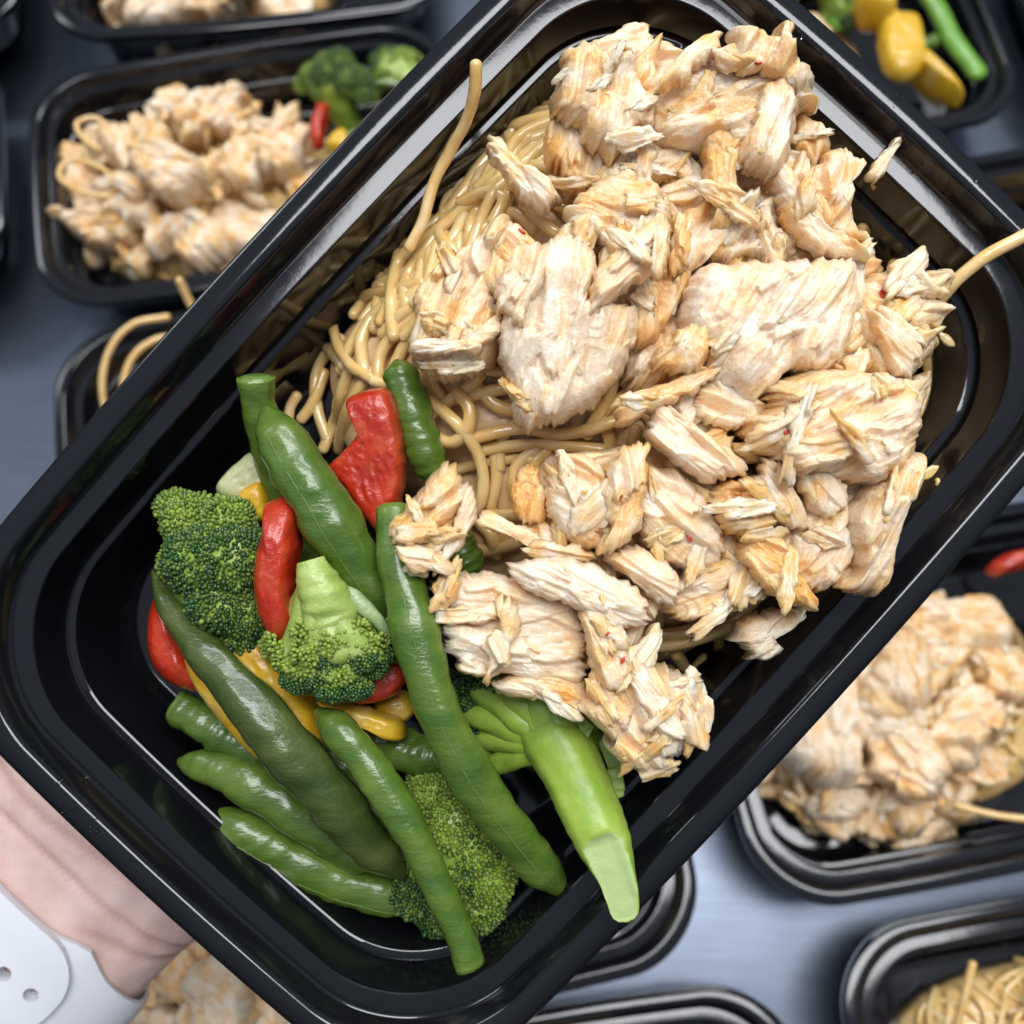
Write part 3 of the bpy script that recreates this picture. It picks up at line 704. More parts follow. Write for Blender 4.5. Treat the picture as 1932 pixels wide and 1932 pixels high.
# ------------------------------------------------------------------ green beans
BEANS = []
def bean(label, uvz, widths, m=M_BEAN, c0='tip', c1='tip', seam=True, squash=.8, seed=0, seam_ang=.5):
    pts = np.array([P(u, v, z) for u, v, z in uvz]); n = 70
    p = catmull(pts, n)
    zmean = pts[:, 2].mean(); kk = (D*1000-zmean)/F
    w = np.interp(np.linspace(0, 1, n), np.linspace(0, 1, len(widths)), widths)*kk/2
    w = np.convolve(np.pad(w, 3, 'edge'), np.ones(7)/7, 'valid')
    s = np.linspace(0, 1, n)
    w = w*(1+.03*np.sin(s*38+seed)+.03*np.sin(s*21+2*seed)+.03*noise(s*9, 0, 0, seed))
    if c0 == 'tip': w *= np.clip(s/.10, .06, 1)**.5
    if c1 == 'tip': w *= np.clip((1-s)/.10, .06, 1)**.5
    sh = lambda a, t: 1+.045*np.cos(2*(a-1.2))-.05*np.exp(-((a-(np.pi/2+seam_ang))/.16)**2)+.02*np.cos(5*a+seed)
    V, f = tube(p, w, 24, squash, 'flat', 'flat', jitter=.09, seed=seed, shape=sh)
    A = np.zeros(len(V)); A += np.clip(.5*noise(V[:, 0]/6, V[:, 1]/6, V[:, 2]/6, seed)-.05, 0, 1)
    r_i = np.repeat(np.arange(len(V)//24), 24)/(len(V)//24)
    if c0 == 'cut': A += .7*sstep(.05, 0, r_i)
    if c1 == 'cut': A += .7*sstep(.95, 1, r_i)
    o0 = p[0]
    root = empty('green_bean', T @ MT(o0)); tag(root, label, 'green bean', 'green beans in the held tray')
    pod = obj('pod', mesh('pod', V-o0, f, m, np.clip(A, 0, 1)), Matrix.Identity(4), root)
    for end, i, sgn in ((c0, 0, -1), (c1, n-1, 1)):
        if end == 'cut':
            t = (p[1]-p[0]) if i == 0 else (p[-1]-p[-2]); t /= np.linalg.norm(t)
            q = p[i]+t*sgn*.02
            Vc, fc = tube(np.array([q-t*sgn*.6, q+t*sgn*.25]), [w[i]*.9, w[i]*.7], 16, squash, 'flat', 'flat', .1, seed)
            obj('cut_end', mesh('cut_end', Vc-o0, fc, M_SEAM), Matrix.Identity(4), root)
    if seam:
        t = np.gradient(p, axis=0); t /= np.linalg.norm(t, axis=1)[:, None]
        side = np.cross(t, [0, 0, 1.]); side /= np.linalg.norm(side, axis=1)[:, None]; nn = np.cross(side, t)
        a = np.pi/2+seam_ang; rr = w*sh(np.array(a), 0)*1.0
        ps = p+side*(np.cos(a)*rr)[:, None]+nn*(np.sin(a)*rr*squash)[:, None]
        Vs, fs = tube(ps[5:-5], .13, 6, 1, 'round', 'round')
        obj('seam', mesh('seam', Vs-o0, fs, M_SEAM), Matrix.Identity(4), pod)
    BEANS.append(root); return root
bean('green bean with a cut end leaning on the long tray wall', [(482,712,-1),(490,780,-4),(508,860,-9),(530,950,-14),(562,1040,-19),(600,1120,-22)], [66,66,62,62,60,55], c0='cut', seam=False, seed=1)
bean('fat glossy green bean with a rounded tip beside the big red pepper', [(500,766,0),(540,850,3),(596,940,4),(655,1040,2),(715,1130,-2),(750,1200,-8)], [70,102,112,108,98,88], seed=2, seam_ang=-.25)
bean('dark green bean between red pepper and chicken', [(748,680,-11),(772,760,-9),(798,840,-9),(822,905,-11)], [64,76,74,70], seed=3, seam=False)
bean('longest green bean lying on top with a bright seam', [(744,958,2),(752,1060,6),(776,1160,8),(808,1280,9),(850,1390,8),(912,1500,4),(990,1600,-2),(1068,1690,-9)], [66,84,88,84,86,88,88,62], c0='cut', seed=4, seam_ang=-.05)
bean('wrinkled dark olive bean with a thin bent tip', [(288,1078,-11),(318,1140,-7),(362,1200,-4),(440,1290,0),(520,1385,1),(610,1490,-2),(690,1585,-8),(765,1655,-14)], [34,56,78,98,104,102,94,70], m=M_BEAND, seed=5, seam=False)
bean('short pale-ended bean under the yellow slice', [(332,1332,-20),(400,1372,-18),(480,1412,-18),(560,1450,-20)], [68,78,78,70], c0='cut', seed=6, seam=False)
bean('green bean with a nubbed tip below the olive bean', [(336,1436,-19),(420,1456,-16),(520,1505,-15),(620,1570,-17),(720,1635,-22)], [52,82,92,90,80], seed=7, seam=False)
bean('lowest green bean lying along the tray corner', [(366,1540,-20),(460,1568,-19),(560,1622,-20),(660,1668,-22),(810,1708,-25)], [50,82,92,86,64], seed=8, seam_ang=-.55)
bean('slim green bean with a cut end over the lowest broccoli', [(596,1338,-2),(640,1380,2),(700,1450,3),(770,1560,3),(822,1665,2),(862,1750,1),(888,1822,0)], [58,72,74,68,62,60,58], c1='cut', seed=9, seam=False)
bean('bean crossing behind the long bean', [(690,1385,-16),(780,1420,-14),(860,1432,-14),(940,1425,-15)], [80,82,80,76], seed=10, seam=False)
bean('bean deep under the fat bean', [(560,1000,-24),(620,1090,-25),(690,1180,-26),(760,1270,-27)], [80,84,84,80], seed=12, seam=False)
bean('bean deep between olive bean and slim bean', [(560,1330,-26),(640,1440,-27),(720,1540,-28),(790,1620,-29)], [80,84,84,80], seed=13, seam=False)
bean('bean deep beside the stalk floret', [(790,1260,-24),(870,1330,-24),(960,1400,-25),(1120,1440,-27)], [80,84,84,80], seed=14, seam=False)
bean('dark bean tip under the golden chunk', [(800,930,-10),(850,1010,-8),(890,1090,-10)], [74,80,74], seed=15, seam=False)

# ------------------------------------------------------------------ peppers and squash
def slab(name, label, cat, uv, ang, z, th, tx, ty, m, group=None, seed=0, edge=6, **o):
    a = R(ang); c, q = from_uv(uv, z+th*.8, a)
    kw = dict(plank=0, ragged=0, fibre=.25, lump=.5, terr=0, jag=.3, edge=edge, under=.9); kw.update(o)
    V, f, A = chunk(q, th, 500+seed, 120, 22, **kw)
    M = MT((c[0], c[1], z)) @ Matrix.Rotation(a, 4, 'Z') @ Matrix.Rotation(-ty, 4, 'Y') @ Matrix.Rotation(tx, 4, 'X')
    ob = obj(name, mesh(name, V, f, m, np.clip((np.array(A)-.40)*1.8, 0, 1)), T @ M); tag(ob, label, cat, group); return ob
PEP = []
PEP.append(slab('pepper_strip', 'big red bell pepper strip with a curved notch beside the fat bean', 'pepper', [(655,745),(700,728),(734,735),(752,785),(762,860),(757,930),(737,988),(716,1012),(690,982),(650,925),(614,882),(640,852),(668,822),(680,790),(662,765)], -75, -8, 6, .1, -.1, M_RED, 'red pepper strips', 1, edge=12))
PEP.append(slab('pepper_strip', 'glossy upright red pepper strip between two broccoli florets', 'pepper', [(492,945),(548,940),(556,1000),(552,1070),(545,1150),(548,1190),(515,1224),(480,1180),(468,1120),(472,1050),(488,990)], 85, 0, 9, 0, 0, M_RED, 'red pepper strips', 2, edge=3.2))
PEP.append(slab('pepper_strip', 'red pepper ring piece against the dark tray corner', 'pepper', [(276,1128),(300,1120),(330,1170),(352,1250),(376,1310),(340,1312),(296,1290),(268,1240),(264,1180)], -70, -17, 8, -.1, 0, M_RED, 'red pepper strips', 3, edge=3))
PEP.append(slab('pepper_strip', 'small red pepper corner peeking out behind the pale floret', 'pepper', [(660,1330),(690,1290),(730,1240),(762,1240),(768,1280),(745,1315),(700,1332)], 40, -10, 7, 0, 0, M_RED, 'red pepper strips', 4))
slab('pepper_strip', 'yellow pepper corner behind the dark broccoli head', 'pepper', [(432,965),(450,925),(490,905),(505,940),(505,985),(450,985)], 40, -14, 6, 0, 0, M_YEL, 'yellow pieces', 5)
slab('squash_slice', 'broad yellow slice beneath the olive bean', 'squash', [(335,1200),(370,1150),(430,1150),(500,1205),(565,1290),(602,1370),(612,1415),(560,1410),(492,1448),(420,1385),(362,1310),(338,1255)], -50, -12, 8, 0, 0, M_YEL, 'yellow pieces', 6)
slab('pepper_strip', 'yellow strip under the pale broccoli floret', 'pepper', [(590,1325),(640,1330),(700,1345),(752,1365),(762,1398),(735,1402),(680,1375),(620,1350)], -18, -9, 6, 0, 0, M_YEL, 'yellow pieces', 7)
slab('squash_slice', 'pale squash slice behind the leaning bean', 'squash', [(400,920),(430,880),(480,845),(510,850),(510,930),(470,950),(420,945)], 40, -16, 6, 0, 0, M_PALE, None, 8)
slab('squash_slice', 'dark yellow squash sliver in the shade behind the long bean', 'squash', [(700,1330),(760,1310),(780,1350),(740,1375)], 20, -18, 6, 0, 0, M_YEL, 'yellow pieces', 9)

# ------------------------------------------------------------------ broccoli
def ico():
    bm = bmesh.new(); bmesh.ops.create_icosphere(bm, subdivisions=2, radius=1)
    v = np.array([x.co[:] for x in bm.verts]); f = [tuple(q.index for q in x.verts) for x in bm.faces]; bm.free(); return v, f
IV, IF = ico()
def buds_mesh(pts, nrm, rad, tint, seed):
    rs_ = np.random.RandomState(seed); V = []; f = []; A = []
    for p, n_, r, t in zip(pts, nrm, rad, tint):
        k = len(V)*0
        d = n_/np.linalg.norm(n_)
        s = np.array([rs_.uniform(.8, 1.15) for _ in range(3)])
        q = IV*r*s; q = q+np.outer(q @ d, d)*.45
        V.append(q+p)
        f += [tuple(j+42*(len(V)-1) for j in t_) for t_ in IF]; A += [t]*42
    return np.vstack(V), f, np.array(A)
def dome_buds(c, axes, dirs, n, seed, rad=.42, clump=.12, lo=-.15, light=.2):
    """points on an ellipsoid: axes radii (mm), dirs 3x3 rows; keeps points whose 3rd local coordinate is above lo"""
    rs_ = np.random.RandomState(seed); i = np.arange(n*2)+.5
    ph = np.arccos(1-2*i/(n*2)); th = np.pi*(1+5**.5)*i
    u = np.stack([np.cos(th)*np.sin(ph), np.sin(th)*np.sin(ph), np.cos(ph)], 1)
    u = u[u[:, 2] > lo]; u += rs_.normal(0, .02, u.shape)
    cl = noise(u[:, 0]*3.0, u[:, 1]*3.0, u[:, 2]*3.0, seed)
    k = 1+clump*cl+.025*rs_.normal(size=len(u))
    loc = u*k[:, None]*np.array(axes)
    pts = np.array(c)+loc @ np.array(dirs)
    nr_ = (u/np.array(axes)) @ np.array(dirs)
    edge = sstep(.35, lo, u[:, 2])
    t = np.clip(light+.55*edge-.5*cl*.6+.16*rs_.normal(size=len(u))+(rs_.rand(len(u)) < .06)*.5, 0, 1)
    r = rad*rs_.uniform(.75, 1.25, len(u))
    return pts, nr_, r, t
def blob(c, axes, dirs, seed, amp=.12, seg=40):
    a = np.linspace(0, np.pi, seg//2+1); b = np.linspace(0, 2*np.pi, seg, endpoint=False)
    u = np.array([(math.sin(x)*math.cos(y), math.sin(x)*math.sin(y), math.cos(x)) for x in a for y in b])
    k = 1+amp*noise(u[:, 0]*3, u[:, 1]*3, u[:, 2]*3, seed)
    V = np.array(c)+(u*k[:, None]*np.array(axes)) @ np.array(dirs)
    f = []
    for i in range(seg//2):
        for j in range(seg):
            j2 = (j+1) % seg; f.append((i*seg+j, (i+1)*seg+j, (i+1)*seg+j2, i*seg+j2))
    return V, f
def frame(zdir, xdir=(1, 0, 0)):
    z = np.array(zdir, float); z /= np.linalg.norm(z); x = np.array(xdir, float); x -= z*(x @ z); x /= np.linalg.norm(x)
    return np.array([x, np.cross(z, x), z])
def join(parts):
    V = []; f = []; A = []; k = 0
    for p in parts:
        v, ff = p[0], p[1]; a = p[2] if len(p) > 2 else np.zeros(len(v))
        V.append(v); A.append(a); f += [tuple(j+k for j in t_) for t_ in ff]; k += len(v)
    return np.vstack(V), f, np.concatenate(A)
BROC = []
def floret(label, origin, stem_parts, bud_sets, seed, stem_mat=None):
    root = empty('broccoli_floret', T @ MT(origin)); tag(root, label, 'broccoli', 'broccoli florets in the held tray')
    o0 = np.array(origin)
    V, f, A = join(stem_parts)
    obj('stem', mesh('stem', V-o0, f, stem_mat or M_STEM, A), Matrix.Identity(4), root)
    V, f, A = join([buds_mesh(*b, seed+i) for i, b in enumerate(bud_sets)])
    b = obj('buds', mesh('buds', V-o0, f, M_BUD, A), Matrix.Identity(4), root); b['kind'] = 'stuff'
    BROC.append(root); return root
# dark head at the left
def cc(u, v, z): return P(u, v, z)
o = cc(400, 1080, -10)
fr = frame((.10, .05, 1), (math.cos(R(-62)), math.sin(R(-62)), 0))
sets = []; cores = []
lobes = [(365,985,-5,6.2,6.0),(430,985,-3,5.5,5.2),(385,1060,1,7.6,6.6),(440,1060,2,6.8,6.4),(420,1130,0,7.2,6.6),(465,1150,-1,6.2,5.6),(345,1060,-5,5.2,5.0),(455,1195,-4,5.0,4.5),(475,1040,-2,5.0,4.6),(330,960,-9,4.0,4.0)]
for k, (u, v, z, r1, r2) in enumerate(lobes):
    fz = frame(((u-400)*.006, -(v-1080)*.004, 1))
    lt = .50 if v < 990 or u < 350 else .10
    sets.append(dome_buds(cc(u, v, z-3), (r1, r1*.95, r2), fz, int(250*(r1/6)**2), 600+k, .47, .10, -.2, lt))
    cores.append(blob(cc(u, v, z-3), (r1*.96, r1*.92, r2*.95), fz, 600+k)+(np.ones((21*40))*.0,))
st = catmull(np.array([cc(400,1080,-6), cc(420,1110,-18), cc(450,1140,-30)]), 14)
floret('dark green broccoli head at the tray corner side', cc(450,1140,-34), cores+[tube(st, np.linspace(9, 5, 14), 20, jitter=.1, seed=3)], sets, 610)
# pale floret in the middle, stalk up
ends = [(528,1215,-2),(548,1240,4),(585,1262,6),(622,1268,7),(660,1262,6),(698,1240,4),(726,1205,0),(640,1230,9),(600,1225,8),(672,1222,8)]
parts = []
base = [cc(586,1056,8), cc(596,1090,8), cc(610,1125,8), cc(622,1160,7)]
parts.append(tube(catmull(np.array(base), 24), np.interp(np.linspace(0, 1, 24), [0, .35, 1], [2.6, 4.2, 5.8]), 24, .85, 'flat', 'round', .10, 5)+(np.concatenate([np.linspace(.0, .0, 24*24), np.zeros(3*24)]),))
sets = []
for k, (u, v, z) in enumerate(ends):
    m1 = .5*(cc(600,1110,7)+cc(u, v, z))+np.array([0, 0, 1.2])
    p_ = catmull(np.array([cc(600+(u-620)*.15, 1105, 7), m1, cc(u, v, z)]), 16)
    parts.append(tube(p_, np.linspace(2.6, 3.1, 16), 14, .9, 'round', 'round', .12, 20+k))
    dirv = cc(u, v, z)-cc(620, 1150, 4); dirv[2] += 2.5
    fz = frame(dirv)
    for q in range(2):
        off = np.array([random.uniform(-2.5, 2.5), random.uniform(-1, 3), random.uniform(-.5, 1)])
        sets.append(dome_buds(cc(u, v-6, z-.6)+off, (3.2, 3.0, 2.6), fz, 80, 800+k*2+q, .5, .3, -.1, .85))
    if True:
        for q in range(2 if k % 3 else 3):
            off = np.array([random.uniform(-2, 2), random.uniform(-2, 1), random.uniform(-1, 1)])
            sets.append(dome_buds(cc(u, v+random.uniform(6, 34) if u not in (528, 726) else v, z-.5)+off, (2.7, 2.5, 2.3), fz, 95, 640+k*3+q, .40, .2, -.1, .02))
for k in range(7):
    u = 690+k*8; v = 1150+k*9
    parts.append(tube(catmull(np.array([cc(640,1115,6), cc((640+u)/2+6, (1115+v)/2-6, 7), cc(u, v, 3)]), 12), np.linspace(1.8, 1.1, 12), 8, .8, 'round', 'round', .1, 60+k)+(np.ones(18*8)*.8,))
floret('pale broccoli floret with stalk up and dark fringe below', cc(620,1200,-8), parts, sets, 660, M_STEMP)
# big stalk floret, right
path = catmull(np.array([cc(1178,1716,6), cc(1165,1660,6), cc(1138,1590,4), cc(1108,1520,1), cc(1072,1440,-3), cc(1030,1370,-7), cc(985,1310,-12)]), 70)
ww = np.interp(np.linspace(0, 1, 70), [0, .06, .14, .25, .38, .55, .75, 1], [28, 31, 36, 50, 56, 60, 66, 58])*.106
def stsh(a, t): return 1+.022*np.cos(5*a+t)+.012*np.cos(11*a-t)
V, f = tube(path, ww, 40, .85, 'round', 'flat', .025, 9, stsh)
# the slanted cut: flatten everything above a tilted plane near the end
ax = cc(1108,1520,1)-cc(1178,1716,6); L_ = np.linalg.norm(ax[:2]); ax = ax/L_
s_ = ((V-cc(1178,1716,6))[:, :2] @ ax[:2])
zc = np.interp(s_, [-4, 0, 9, 14, 16.5, 20], [6.7, 6.9, 7.2, 7.1, 8.2, 30])
cross = np.abs((V-cc(1178,1716,6))[:, 0]*ax[1]-(V-cc(1178,1716,6))[:, 1]*ax[0])
cut = V[:, 2] > zc
A = np.where(cut, .95, 0)
V[:, 2] = np.where(cut, zc-.5*sstep(3.6, 2.0, cross)+.15*noise(V[:, 0]/1.5, V[:, 1]/1.5, 0, 4), V[:, 2])
parts = [(V, f, A)]
sets = []
for k, (u, v, z, r) in enumerate([(905,1300,-10,3.0),(950,1290,-8,3.0),(1000,1290,-7,3.4),(1060,1310,-7,3.6),(1110,1360,-11,3.0),(1130,1400,-13,2.6),(915,1390,-13,2.8),(880,1340,-13,2.8),(940,1440,-13,2.6)]):
    p_ = catmull(np.array([cc(1050,1420,-5), .5*(cc(1050,1400,-4)+cc(u, v, z))+np.array([0, 0, 1.0]), cc(u, v, z)]), 16)
    parts.append(tube(p_, np.linspace(r*1.25, r, 16), 14, .9, 'round', 'round', .14, 80+k))
    if k in (0, 1, 4, 5, 6, 7):
        for q in range(3):
            sets.append(dome_buds(cc(u-random.uniform(0, 36), v-random.uniform(-10, 22), z-2), (4.0, 3.8, 3.4), frame((-.2, .2, 1)), 110, 700+k*3+q, .45, .2, -.2, .12))
# leafy frills along the stalk
for k, (u, v, z, an, L) in enumerate([(1140,1430,-7,20,5.0),(1150,1480,-5,10,4),(1085,1380,-2,60,4)]):
    a = R(an); c_ = cc(u, v, z); n_ = 9; VV = []; ff = []
    for i in range(n_):
        for j in range(6):
            s1 = (i/(n_-1)-.5)*L*1.5; t1 = j/5.*L*.8*(1-.35*abs(i/(n_-1)-.5))
            x = math.cos(a)*t1-math.sin(a)*s1; y = math.sin(a)*t1+math.cos(a)*s1
            VV.append(c_+np.array([x, y, 1.0*math.sin(i*1.9+j*.5+k)*j/5.-.06*t1*t1]))
    VV = np.array(VV); VB = VV-[0, 0, .55]; m_ = len(VV)
    for i in range(n_-1):
        for j in range(5):
            q = i*6+j; ff.append((q, q+1, q+7, q+6)); ff.append((m_+q, m_+q+6, m_+q+7, m_+q+1))
    rim = [i*6 for i in range(n_)]+[(n_-1)*6+j for j in range(1, 6)]+[i*6+5 for i in range(n_-2, -1, -1)]+[j for j in range(4, 0, -1)]
    for i in range(len(rim)):
        q, q2 = rim[i], rim[(i+1) % len(rim)]; ff.append((q, m_+q, m_+q2, q2))
    parts.append((np.vstack([VV, VB]), ff, np.ones(2*m_)*.25))
floret('broccoli with a thick bright green stalk cut on a slant', cc(1050,1420,-30), parts, sets, 720)
# lowest floret under the slim bean
sets = []; cores = []
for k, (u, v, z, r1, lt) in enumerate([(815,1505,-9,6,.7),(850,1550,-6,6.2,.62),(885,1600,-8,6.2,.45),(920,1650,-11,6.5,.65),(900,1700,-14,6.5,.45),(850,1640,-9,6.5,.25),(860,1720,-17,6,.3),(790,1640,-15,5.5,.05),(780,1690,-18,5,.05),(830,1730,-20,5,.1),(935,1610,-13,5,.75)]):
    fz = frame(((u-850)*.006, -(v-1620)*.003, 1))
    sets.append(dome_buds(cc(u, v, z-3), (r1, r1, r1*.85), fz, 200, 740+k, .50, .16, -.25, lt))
    cores.append(blob(cc(u, v, z-3), (r1*.95, r1*.95, r1*.8), fz, 740+k)+(np.ones((21*40))*.0,))
floret('yellowish broccoli head lowest in the tray under the slim bean', cc(860,1640,-34), cores+[tube(catmull(np.array([cc(850,1600,-12), cc(840,1580,-22), cc(830,1560,-32)]), 10), np.linspace(7, 5, 10), 16, jitter=.1)], sets, 760)

# droplets on the tray, crumbs on the beans
TI = T.inverted()
BT = BVHTree.FromPolygons([TI @ TR @ v_.co * 1000 for v_ in TRAY.vertices], [tuple(p_.vertices) for p_ in TRAY.polygons])
def drop_mesh(seed, k):
    a = np.linspace(0, 2*np.pi, 12, endpoint=False); V = []; f = []
    w = 1+.25*noise(np.cos(a)*1.5, np.sin(a)*1.5, 0, seed)
    for q, z in ((1, -.05), (.9, .16), (.65, .32), (.3, .4)): V += [(np.cos(t)*q*w_, np.sin(t)*q*w_, z) for t, w_ in zip(a, w)]
    V.append((0, 0, .42))
    for j in range(3):
        for i in range(12): f.append((j*12+i, j*12+(i+1) % 12, (j+1)*12+(i+1) % 12, (j+1)*12+i))
    f += [(36+i, 36+(i+1) % 12, 48) for i in range(12)]; f.append(tuple(range(11, -1, -1)))
    return mesh('water_droplet', np.array(V)*k, f, M_WATER)
DR = [drop_mesh(i, 1.0) for i in range(5)]
rd_ = random.Random(77)
def on_tray(u, v):
    z = 0.
    for _ in range(4):
        p = P(u, v, z); h = BT.ray_cast(Vector((p[0], p[1], 50)), Vector((0, 0, -1)))
        if h[0] is None: return None
        z = h[0].z
    return h
for k in range(64):
    c_, sp = [((118, 1535), 14), ((160, 1558), 14), ((300, 1478), 8), ((262, 1430), 30), ((1700, 190), 16), ((1500, 95), 20), ((1790, 335), 20), ((240, 1390), 22), ((420, 1700), 60), ((1560, 1290), 70)][k % 10]
    h = on_tray(c_[0]+rd_.gauss(0, sp), c_[1]+rd_.gauss(0, sp))
    if h is None: continue
    ob = obj('water_droplet', rd_.choice(DR), T @ MT(h[0]) @ h[1].to_track_quat('Z', 'X').to_matrix().to_4x4() @ Matrix.Scale(rd_.uniform(.15, .5), 4))
    tag(ob, 'tiny clear droplet on the black plastic of the held tray', 'droplet', 'droplets on the held tray')
bvv = []; bff = []
for r_ in BEANS:
    m_ = r_.children[0].data; Mx = TI @ r_.matrix_world; k = len(bvv)
    bvv += [Mx @ v_.co * 1000 for v_ in m_.vertices]; bff += [tuple(j+k for j in p_.vertices) for p_ in m_.polygons]
BBN = BVHTree.FromPolygons(bvv, bff)
M_CRUMB = plain('vegetable_crumb', (.36, .40, .07), .4)
CRM = [bit(1.0, .7, .35, 470+k, M_CRUMB, 'vegetable_crumb') for k in range(4)]
nc = 0
for k in range(400):
    if nc >= 34: break
    u, v = rd_.uniform(300, 1080), rd_.uniform(760, 1800); p = P(u, v, -8); h = BBN.ray_cast(Vector((p[0], p[1], 50)), Vector((0, 0, -1)))
    if h[0] is None or h[1].z < .5: continue
    ob = obj('vegetable_crumb', rd_.choice(CRM), T @ MT(h[0]) @ h[1].to_track_quat('Z', 'X').to_matrix().to_4x4() @ Matrix.Rotation(rd_.uniform(0, 6), 4, 'Z') @ Matrix.Scale(rd_.uniform(.5, 1.3), 4))
    tag(ob, 'tiny yellow green crumb stuck on a green bean', 'crumb', 'crumbs on the green beans'); nc += 1

# ------------------------------------------------------------------ hand, wrist and watch band
d_ = np.array([math.cos(ANG), math.sin(ANG), 0]); n_ = np.array([math.sin(ANG), -math.cos(ANG), 0])
def H(a, b, z): return d_*a+n_*b+np.array([0, 0, z])
def arm_tube(path, rx, rz, sides=40):
    """elliptic loft along d_: list of (a, b, z, rx, rz)"""
    V = []; f = []
    for (a, b, z), x, zz in zip(path, rx, rz):
        for k in range(sides):
            t = 2*math.pi*k/sides
            ce, se = math.cos(t), math.sin(t)
            V.append(H(a, b, z)+n_*(x*math.copysign(abs(ce)**.85, ce))+np.array([0, 0, zz*math.copysign(abs(se)**.85, se)]))
    m = len(path)
    for j in range(m-1):
        for k in range(sides):
            k2 = (k+1) % sides; f.append((j*sides+k, j*sides+k2, (j+1)*sides+k2, (j+1)*sides+k))
    f.append(tuple(range(sides-1, -1, -1))); f.append(tuple((m-1)*sides+k for k in range(sides)))
    return np.array(V), f
ARM = [(-330,-24,-66,36,30),(-260,-23,-66,34,26),(-200,-22,-65,34,22.5),(-172,-21,-65,34.5,21.5),(-150,-21,-65,35,21),(-130,-22,-65.5,38,21),(-112,-23,-66,41,21.5),(-96,-23,-64,43,22),(-80,-22,-60,43.5,19.5),(-55,-20,-57,43,17),(-30,-18,-55.5,42,15),(-18,-18,-55,40,13)]
av, af = arm_tube([x[:3] for x in ARM], [x[3] for x in ARM], [x[4] for x in ARM])
hp = [(av, af)]
for k, (b0, ln, r0) in enumerate([(14,58,8.0),(-4,72,8.8),(-23,78,9.2),(-42,70,8.8)]):
    fan = (k-1.5)*-.10
    pts = []
    for t in np.linspace(0, 1, 7):
        a = -30+t*(ln+16); pts.append(H(a*math.cos(fan)-(-30)*(math.cos(fan)-1), b0+(a+30)*math.sin(fan), -52+0*t+(-2.5 if t < .2 else 0)+3.0*math.sin(t*3.14)*0))
    hp.append(tube(catmull(np.array(pts), 20), np.interp(np.linspace(0, 1, 20), [0, .35, .5, .62, 1], [r0*1.05, r0, r0*.93, r0*.95, r0*.8]), 18, .92))
hp.append(tube(catmull(np.array([H(-92,-48,-60), H(-72,-64,-56), H(-48,-74,-52), H(-26,-79,-50)]), 18), np.interp(np.linspace(0, 1, 18), [0, .4, 1], [15, 11, 8.5]), 18, .92))
V, f, A = join(hp)
tmp = bpy.data.objects.new('hand_src', mesh('hand_src', V, f, M_SK)); COL.objects.link(tmp)
md = tmp.modifiers.new('r', 'REMESH'); md.mode = 'VOXEL'; md.voxel_size = .0012; md.use_smooth_shade = True
md = tmp.modifiers.new('s', 'SMOOTH'); md.factor = .5; md.iterations = 14
dg = bpy.context.evaluated_depsgraph_get(); me = bpy.data.meshes.new_from_object(tmp.evaluated_get(dg)); me.name = 'hand'
bpy.data.objects.remove(tmp)
co = np.empty(len(me.vertices)*3); me.vertices.foreach_get('co', co); co = co.reshape(-1, 3)*1000
nr = np.empty(len(me.vertices)*3); me.vertices.foreach_get('normal', nr); nr = nr.reshape(-1, 3)
aa, bb = co @ d_, co @ n_
crease = np.zeros(len(co)); disp = np.zeros(len(co))
def line(a_of_b, w, depth, lo=-80, hi=40):
    global crease, disp
    dd = (aa-a_of_b(bb))/w; g = np.exp(-dd*dd)*sstep(lo-4, lo+4, bb)*sstep(hi+4, hi-4, bb)*(nr[:, 2] > .1)
    crease = np.maximum(crease, g); disp = disp-depth*g+depth*.3*np.exp(-((dd-2.2)/1.4)**2)*(g > -1)*sstep(lo-4, lo+4, bb)*sstep(hi+4, hi-4, bb)*(nr[:, 2] > .1)
line(lambda b: -140.5+.045*(b+20)-1.8*np.sin(b*.06), .9, 1.1)
line(lambda b: -131.5+.02*(b+20)+2.2*np.sin(b*.05+1), 1.1, .7, -80, 14)
line(lambda b: -145+.10*(b-6), 1.2, .7, -8, 16)
line(lambda b: -122+1.5*np.sin(b*.08), 1.6, .5, -70, 0)
disp += .9*np.exp(-((bb+8)/5)**2)*sstep(-110, -130, aa)*(nr[:, 2] > 0)      # tendon
disp += .7*np.exp(-((bb-4+.12*(aa+140))/4)**2)*sstep(-110, -130, aa)*(nr[:, 2] > 0)
disp += .35*noise(co[:, 0]/7, co[:, 1]/7, co[:, 2]/7, 3)+.06*noise(co[:, 0]/1.6, co[:, 1]/1.6, co[:, 2]/1.6, 4)
co = co+nr*disp[:, None]
# stay below the tray bottom
under = (aa > -96)
co[:, 2] = np.where(under, np.minimum(co[:, 2], -39.6), co[:, 2])
h0 = H(-150, -21, -65)
me.vertices.foreach_set('co', ((co-h0)*.001).ravel())
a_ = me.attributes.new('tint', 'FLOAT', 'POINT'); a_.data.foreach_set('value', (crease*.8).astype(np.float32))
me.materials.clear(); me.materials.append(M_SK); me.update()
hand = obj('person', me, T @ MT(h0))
tag(hand, 'bare wrist and hand, palm up, holding the tray from below', 'hand')

